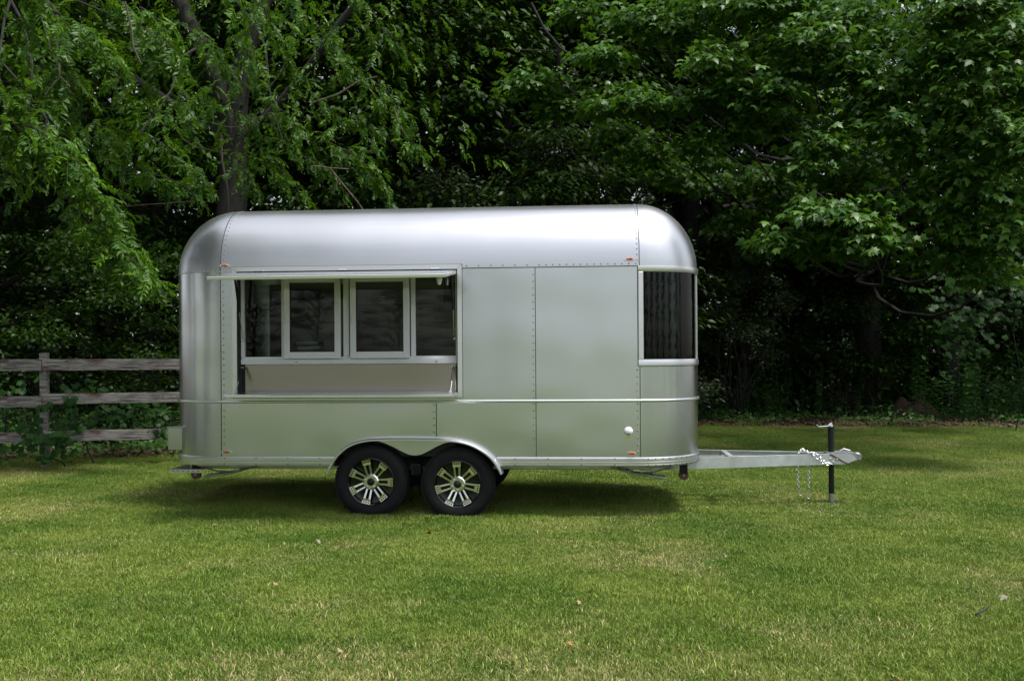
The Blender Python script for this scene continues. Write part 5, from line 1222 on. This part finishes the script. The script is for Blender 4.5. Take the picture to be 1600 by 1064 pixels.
# ================================================================== FORBS and undergrowth
def forb(x, y, h, n, label, seed, rows=9, lf=.13, grp='leafy weeds along the wood edge'):
    t = empty('weed_plant', (x, y, ground_z(x, y))); tag(t, label, 'weed', grp); r2 = np.random.default_rng(seed); P = []; F = []; U = []; st = MB()
    for k in range(n):
        bx, by = r2.uniform(-.28, .28), r2.uniform(-.2, .2); hh = h * r2.uniform(.65, 1.05); tp = np.array([bx + r2.uniform(-.15, .15), by + r2.uniform(-.15, .15), hh]); b0 = np.array([bx, by, 0.0])
        st.tube(curve_pts(b0, tp, 0, .02, 4, r2), [.006, .005, .004, .003, .002], 4, caps=False)
        for j in range(rows * 2):
            s = .2 + .8 * j / (rows * 2); a = j * 2.4 + k; c = b0 + (tp - b0) * s
            P.append(c); F.append(norm(np.array([math.cos(a), math.sin(a), r2.uniform(-.4, .35) + (.8 if s > .93 else 0)]))); U.append(norm(np.array([0, 0, 1]) + r2.normal(scale=.2, size=3)))
    P = np.array(P); F = np.array(F); U = np.array(U)
    foliage(t, 'leaves', T_OVATE, LF_FORB, P, F, U, lf * r2.uniform(.6, 1.2, len(P)), r2); st.build('stems', LF_FORB, t, kind='stuff'); return t
fs_ = [(7.9, 18.9, 1.15), (8.35, 18.7, 1.25), (8.8, 18.8, 1.2), (9.25, 18.9, 1.1), (9.7, 18.7, 1.3), (10.1, 18.5, 1.25), (10.5, 18.4, 1.3), (8.1, 19.5, 1.3), (9.0, 19.5, 1.4), (9.9, 19.3, 1.45), (5.9, 19.7, .95), (6.35, 19.9, 1.1), (6.8, 19.8, 1.0), (7.3, 20.1, 1.1), (5.4, 20.0, 1.1), (11.2, 18.6, 1.3),
       (3.9, 19.5, .8), (4.3, 19.6, .9), (4.75, 19.6, .85), (5.1, 19.5, .8), (3.5, 19.6, .75)]
pl_ = ['first', 'second']
words = ['left end of the bright leafy clump', 'tall stem group in the bright clump', 'middle of the bright leafy clump', 'short weeds right of the clump middle', 'tall weeds in the right half of the clump', 'weeds beside the vine curtain', 'tallest weeds at the right edge', 'weeds behind the left end of the bright clump', 'weeds behind the middle of the bright clump', 'weeds behind the right half of the clump',
         'sparse weeds beyond the tongue jack', 'upright weeds right of the jack', 'weeds beside the brown dirt mound', 'weeds between the jack and the bright clump', 'weeds above the jack crank', 'weeds at the far right border',
         'low nettles right of the trailer corner', 'second nettle patch from the trailer corner', 'nettles in the middle of the dark edge', 'nettles nearest the chains', 'nettles touching the trailer outline']
for i, (x, y, h) in enumerate(fs_): forb(x * 1.1, y + 2.0, h * 1.12, 6 if i < 10 else 5, 'green leafy weeds, ' + words[i], 200 + i, lf=.15 if i < 10 else .12)
# low ground cover along the edge of the wood, and fallen litter
r = np.random.default_rng(300); n = 26000
X = r.uniform(-14, 15, n); E0 = np.array([edge_y(x) for x in X]); Yo = r.uniform(0, 1, n) ** 1.2 * 6; gap = np.where(X > 3, 1.3 + .5 * np.sin(X * 2.2), .0); Y = E0 + gap + Yo
H = (.10 + .55 * np.clip(Yo / 2.5, 0, 1)) * (.6 + .4 * np.sin(X * 3.3) * np.cos(Y * 2.7)); Z = r.uniform(0, 1, n) * np.maximum(.05, H) + .02
pos = np.stack([X, Y, Z + .012 * np.maximum(0, Y - 12.5) * (X < 0)], 1); f = norm(np.stack([r.normal(size=n), r.normal(size=n) - .4, r.uniform(-.3, .8, n)], 1)); u = norm(r.normal(scale=.4, size=(n, 3)) + np.array([0, -.3, 1]))
V, T = scatter(T_OVATE[0], T_OVATE[1], pos, frames(f, u), .11 * r.uniform(.5, 1.2, n))
o = bpy.data.objects.new('ground_cover', tri_mesh('ground_cover', V, T, np.repeat(r.uniform(0, 1, n), 5), LF_FORB)); put(o); tag(o, 'low green ground cover carpeting the shady edge of the wood', 'ground cover', kind='stuff')
def littermat():
    m, t, p, L = newmat('dry_leaf_litter'); a = nd(t, 'ShaderNodeAttribute'); a.attribute_name = 'tint'; cr = nd(t, 'ShaderNodeValToRGB'); e = cr.color_ramp.elements
    e[0].position = 0; e[0].color = (.03, .017, .010, 1); e[1].position = .85; e[1].color = (.11, .058, .032, 1); e.new(1.0).color = (.25, .17, .09, 1)
    L(a.outputs['Fac'], cr.inputs[0]); L(cr.outputs[0], p.inputs['Base Color']); p.inputs['Roughness'].default_value = .8; return m
DRYM = littermat(); n = 15000
X = r.uniform(-14, 15, n); E0 = np.array([edge_y(x) for x in X]); Y = E0 + r.uniform(0, 1, n) ** 1.5 * 4 - .1; Z = r.uniform(0.005, .05, n) + np.array([ground_z(a, b2) for a, b2 in zip(X, Y)])
f = norm(np.stack([r.normal(size=n), r.normal(size=n), r.normal(scale=.25, size=n)], 1)); u = norm(r.normal(scale=.45, size=(n, 3)) + np.array([0, 0, 1]))
V, T = scatter(T_OVATE[0], T_OVATE[1], np.stack([X, Y, Z], 1), frames(f, u), .09 * r.uniform(.5, 1.3, n))
o = bpy.data.objects.new('fallen_leaf_litter', tri_mesh('fallen_leaf_litter', V, T, np.repeat(r.uniform(0, 1, n), 5), DRYM)); put(o); tag(o, 'brown dry leaf litter strewn along the edge of the wood', 'leaf litter', kind='stuff')
# ragged uncut grass along the edge of the lawn
n = 9000; X = r.uniform(-14, 15, n); Y = np.array([edge_y(x) for x in X]) + r.normal(.05, .16, n) + .12 * np.sin(X * 3.1); Z = np.array([ground_z(a, b2) for a, b2 in zip(X, Y)])
hgt = r.uniform(.05, .17, n) * (.6 + .5 * np.sin(X * 2.3) * np.sin(X * 5.1)); f = norm(np.stack([r.normal(scale=.4, size=n), r.normal(scale=.4, size=n), np.ones(n)], 1)); u = norm(np.stack([r.normal(scale=.3, size=n), -np.ones(n), np.zeros(n)], 1))
tv = np.array([(-.03, 0, 0), (.03, 0, 0), (.02, .6, .03), (-.02, .6, .03), (0, 1, .15)]); tf = np.array([(0, 1, 2), (0, 2, 3), (3, 2, 4)])
V, T = scatter(tv, tf, np.stack([X, Y, Z], 1), frames(f, u), hgt)
o = bpy.data.objects.new('long_grass', tri_mesh('long_grass', V, T, np.repeat(r.uniform(0, 1, n), 5), GRASS)); put(o); tag(o, 'ragged uncut grass along the far edge of the lawn', 'grass', kind='stuff')
# dirt mounds
def mound(x, y, rx, h, label, seed):
    mb = MB(); nx = 18; vs = []
    for i in range(nx + 1):
        for j in range(nx + 1):
            u_, v_ = i / nx * 2 - 1, j / nx * 2 - 1; d = math.hypot(u_, v_); z = h * max(0, 1 - d * d) * (1 + .5 * mnoise.noise(Vector((u_ * 3 + seed, v_ * 3, 0)))) - .02
            vs.append((u_ * rx, v_ * rx * .7, z))
    mb.add(vs, [(i * (nx + 1) + j, (i + 1) * (nx + 1) + j, (i + 1) * (nx + 1) + j + 1, i * (nx + 1) + j + 1) for i in range(nx) for j in range(nx)])
    o = mb.build('dirt_mound', LITTER, smooth=80); o.location = (x, y, 0); tag(o, label, 'mound')
mound(7.5, 22.4, .6, .70, 'small brown dirt mound among the weeds beyond the jack', 1); mound(8.7, 21.6, .65, .48, 'brown dirt mound left of the bright leafy clump', 5)
# fallen leaves and a twig on the lawn
LEAFC = {'orange': plain('orange_dry_leaf', (.30, .12, .045), .7, var=.3, scale=40), 'tan': plain('tan_dry_leaf', (.27, .18, .09), .7, var=.3, scale=40), 'pale': plain('pale_leaf', (.20, .19, .13), .7), 'dark': plain('dark_stick', (.03, .028, .028), .8)}
leaf_me = {}
for c in ('orange', 'tan', 'pale'):
    tv, tf = T_MAPLE; v = tv.copy(); v[:, 2] += .35 * v[:, 0] ** 2 * 2 + .12 * (v[:, 1] - .4) ** 2 * 3; leaf_me[c] = tri_mesh('fallen_leaf', v, tf, np.zeros(len(v)), LEAFC[c])
for (px, py, c, s, lab) in [(1405, 1052, 'orange', .075, 'orange dry leaf on the grass at the bottom right'), (890, 998, 'orange', .05, 'small orange leaf on the grass at the bottom centre'), (495, 966, 'orange', .06, 'orange leaf on the lawn at lower left below the rear wheel'), (532, 1006, 'tan', .05, 'tan leaf near the bottom edge left of centre'), (905, 931, 'tan', .04, 'tan leaf in the middle of the front lawn'),
    (670, 829, 'orange', .06, 'orange leaf on the grass just in front of the wheels'), (541, 875, 'tan', .05, 'tan leaf on the lawn below the left wheel'), (500, 842, 'pale', .055, 'pale curled leaf on the grass left of the wheels'), (334, 815, 'tan', .055, 'tan leaf lying in front of the rear corner of the trailer'), (432, 907, 'tan', .045, 'tan speck of leaf on the left lawn'),
    (1170, 821, 'pale', .05, 'pale green leaf on the lawn below the tongue'), (1572, 923, 'pale', .07, 'grey curled leaf near the dark twig at the right'), (1190, 777, 'tan', .045, 'tan leaf under the tongue beam')]:
    D = 1.47 * 1556 / (py - 545); p = at(px, py, D); o = bpy.data.objects.new('fallen_leaf', leaf_me[c]); put(o); o.location = (p[0], p[1], .012); o.scale = (s * .85, s * .85, s * .85)
    o.rotation_euler = (random.uniform(-.6, .9), random.uniform(-.6, .6), random.uniform(0, 6.28)); tag(o, lab, 'leaf', 'dry leaves fallen on the lawn')
p = at(1535, 952, 1.47 * 1556 / (952 - 545)); mb = MB(); mb.tube([(-.035, 0, .03), (-.030, .01, .046), (0, .02, .052), (.03, .03, .062), (.055, .03, .085)], [.006, .007, .007, .005, .003], 6); mb.tube([(-.035, 0, .03), (-.042, -.01, .05), (-.02, .01, .052)], .004, 5)
o = mb.build('twig', LEAFC['dark'], smooth=60); o.location = (p[0], p[1], -.03); tag(o, 'short dark curled twig lying on the grass at the right', 'twig')

# individual labels for woodland trees that would otherwise read the same
from collections import defaultdict
by = defaultdict(list)
for t, px, y in WOODS: by[t['label']].append((px, t))
for lab, L_ in by.items():
    if len(L_) > 1:
        L_.sort(key=lambda q: q[0])
        w = ['leftmost', 'second from left', 'third from left', 'fourth from left', 'fifth from left', 'sixth from left']
        for i, (px, t) in enumerate(L_): t['label'] = lab + ', ' + (w[i] if i < len(L_) - 1 or len(L_) > 2 else 'right one')
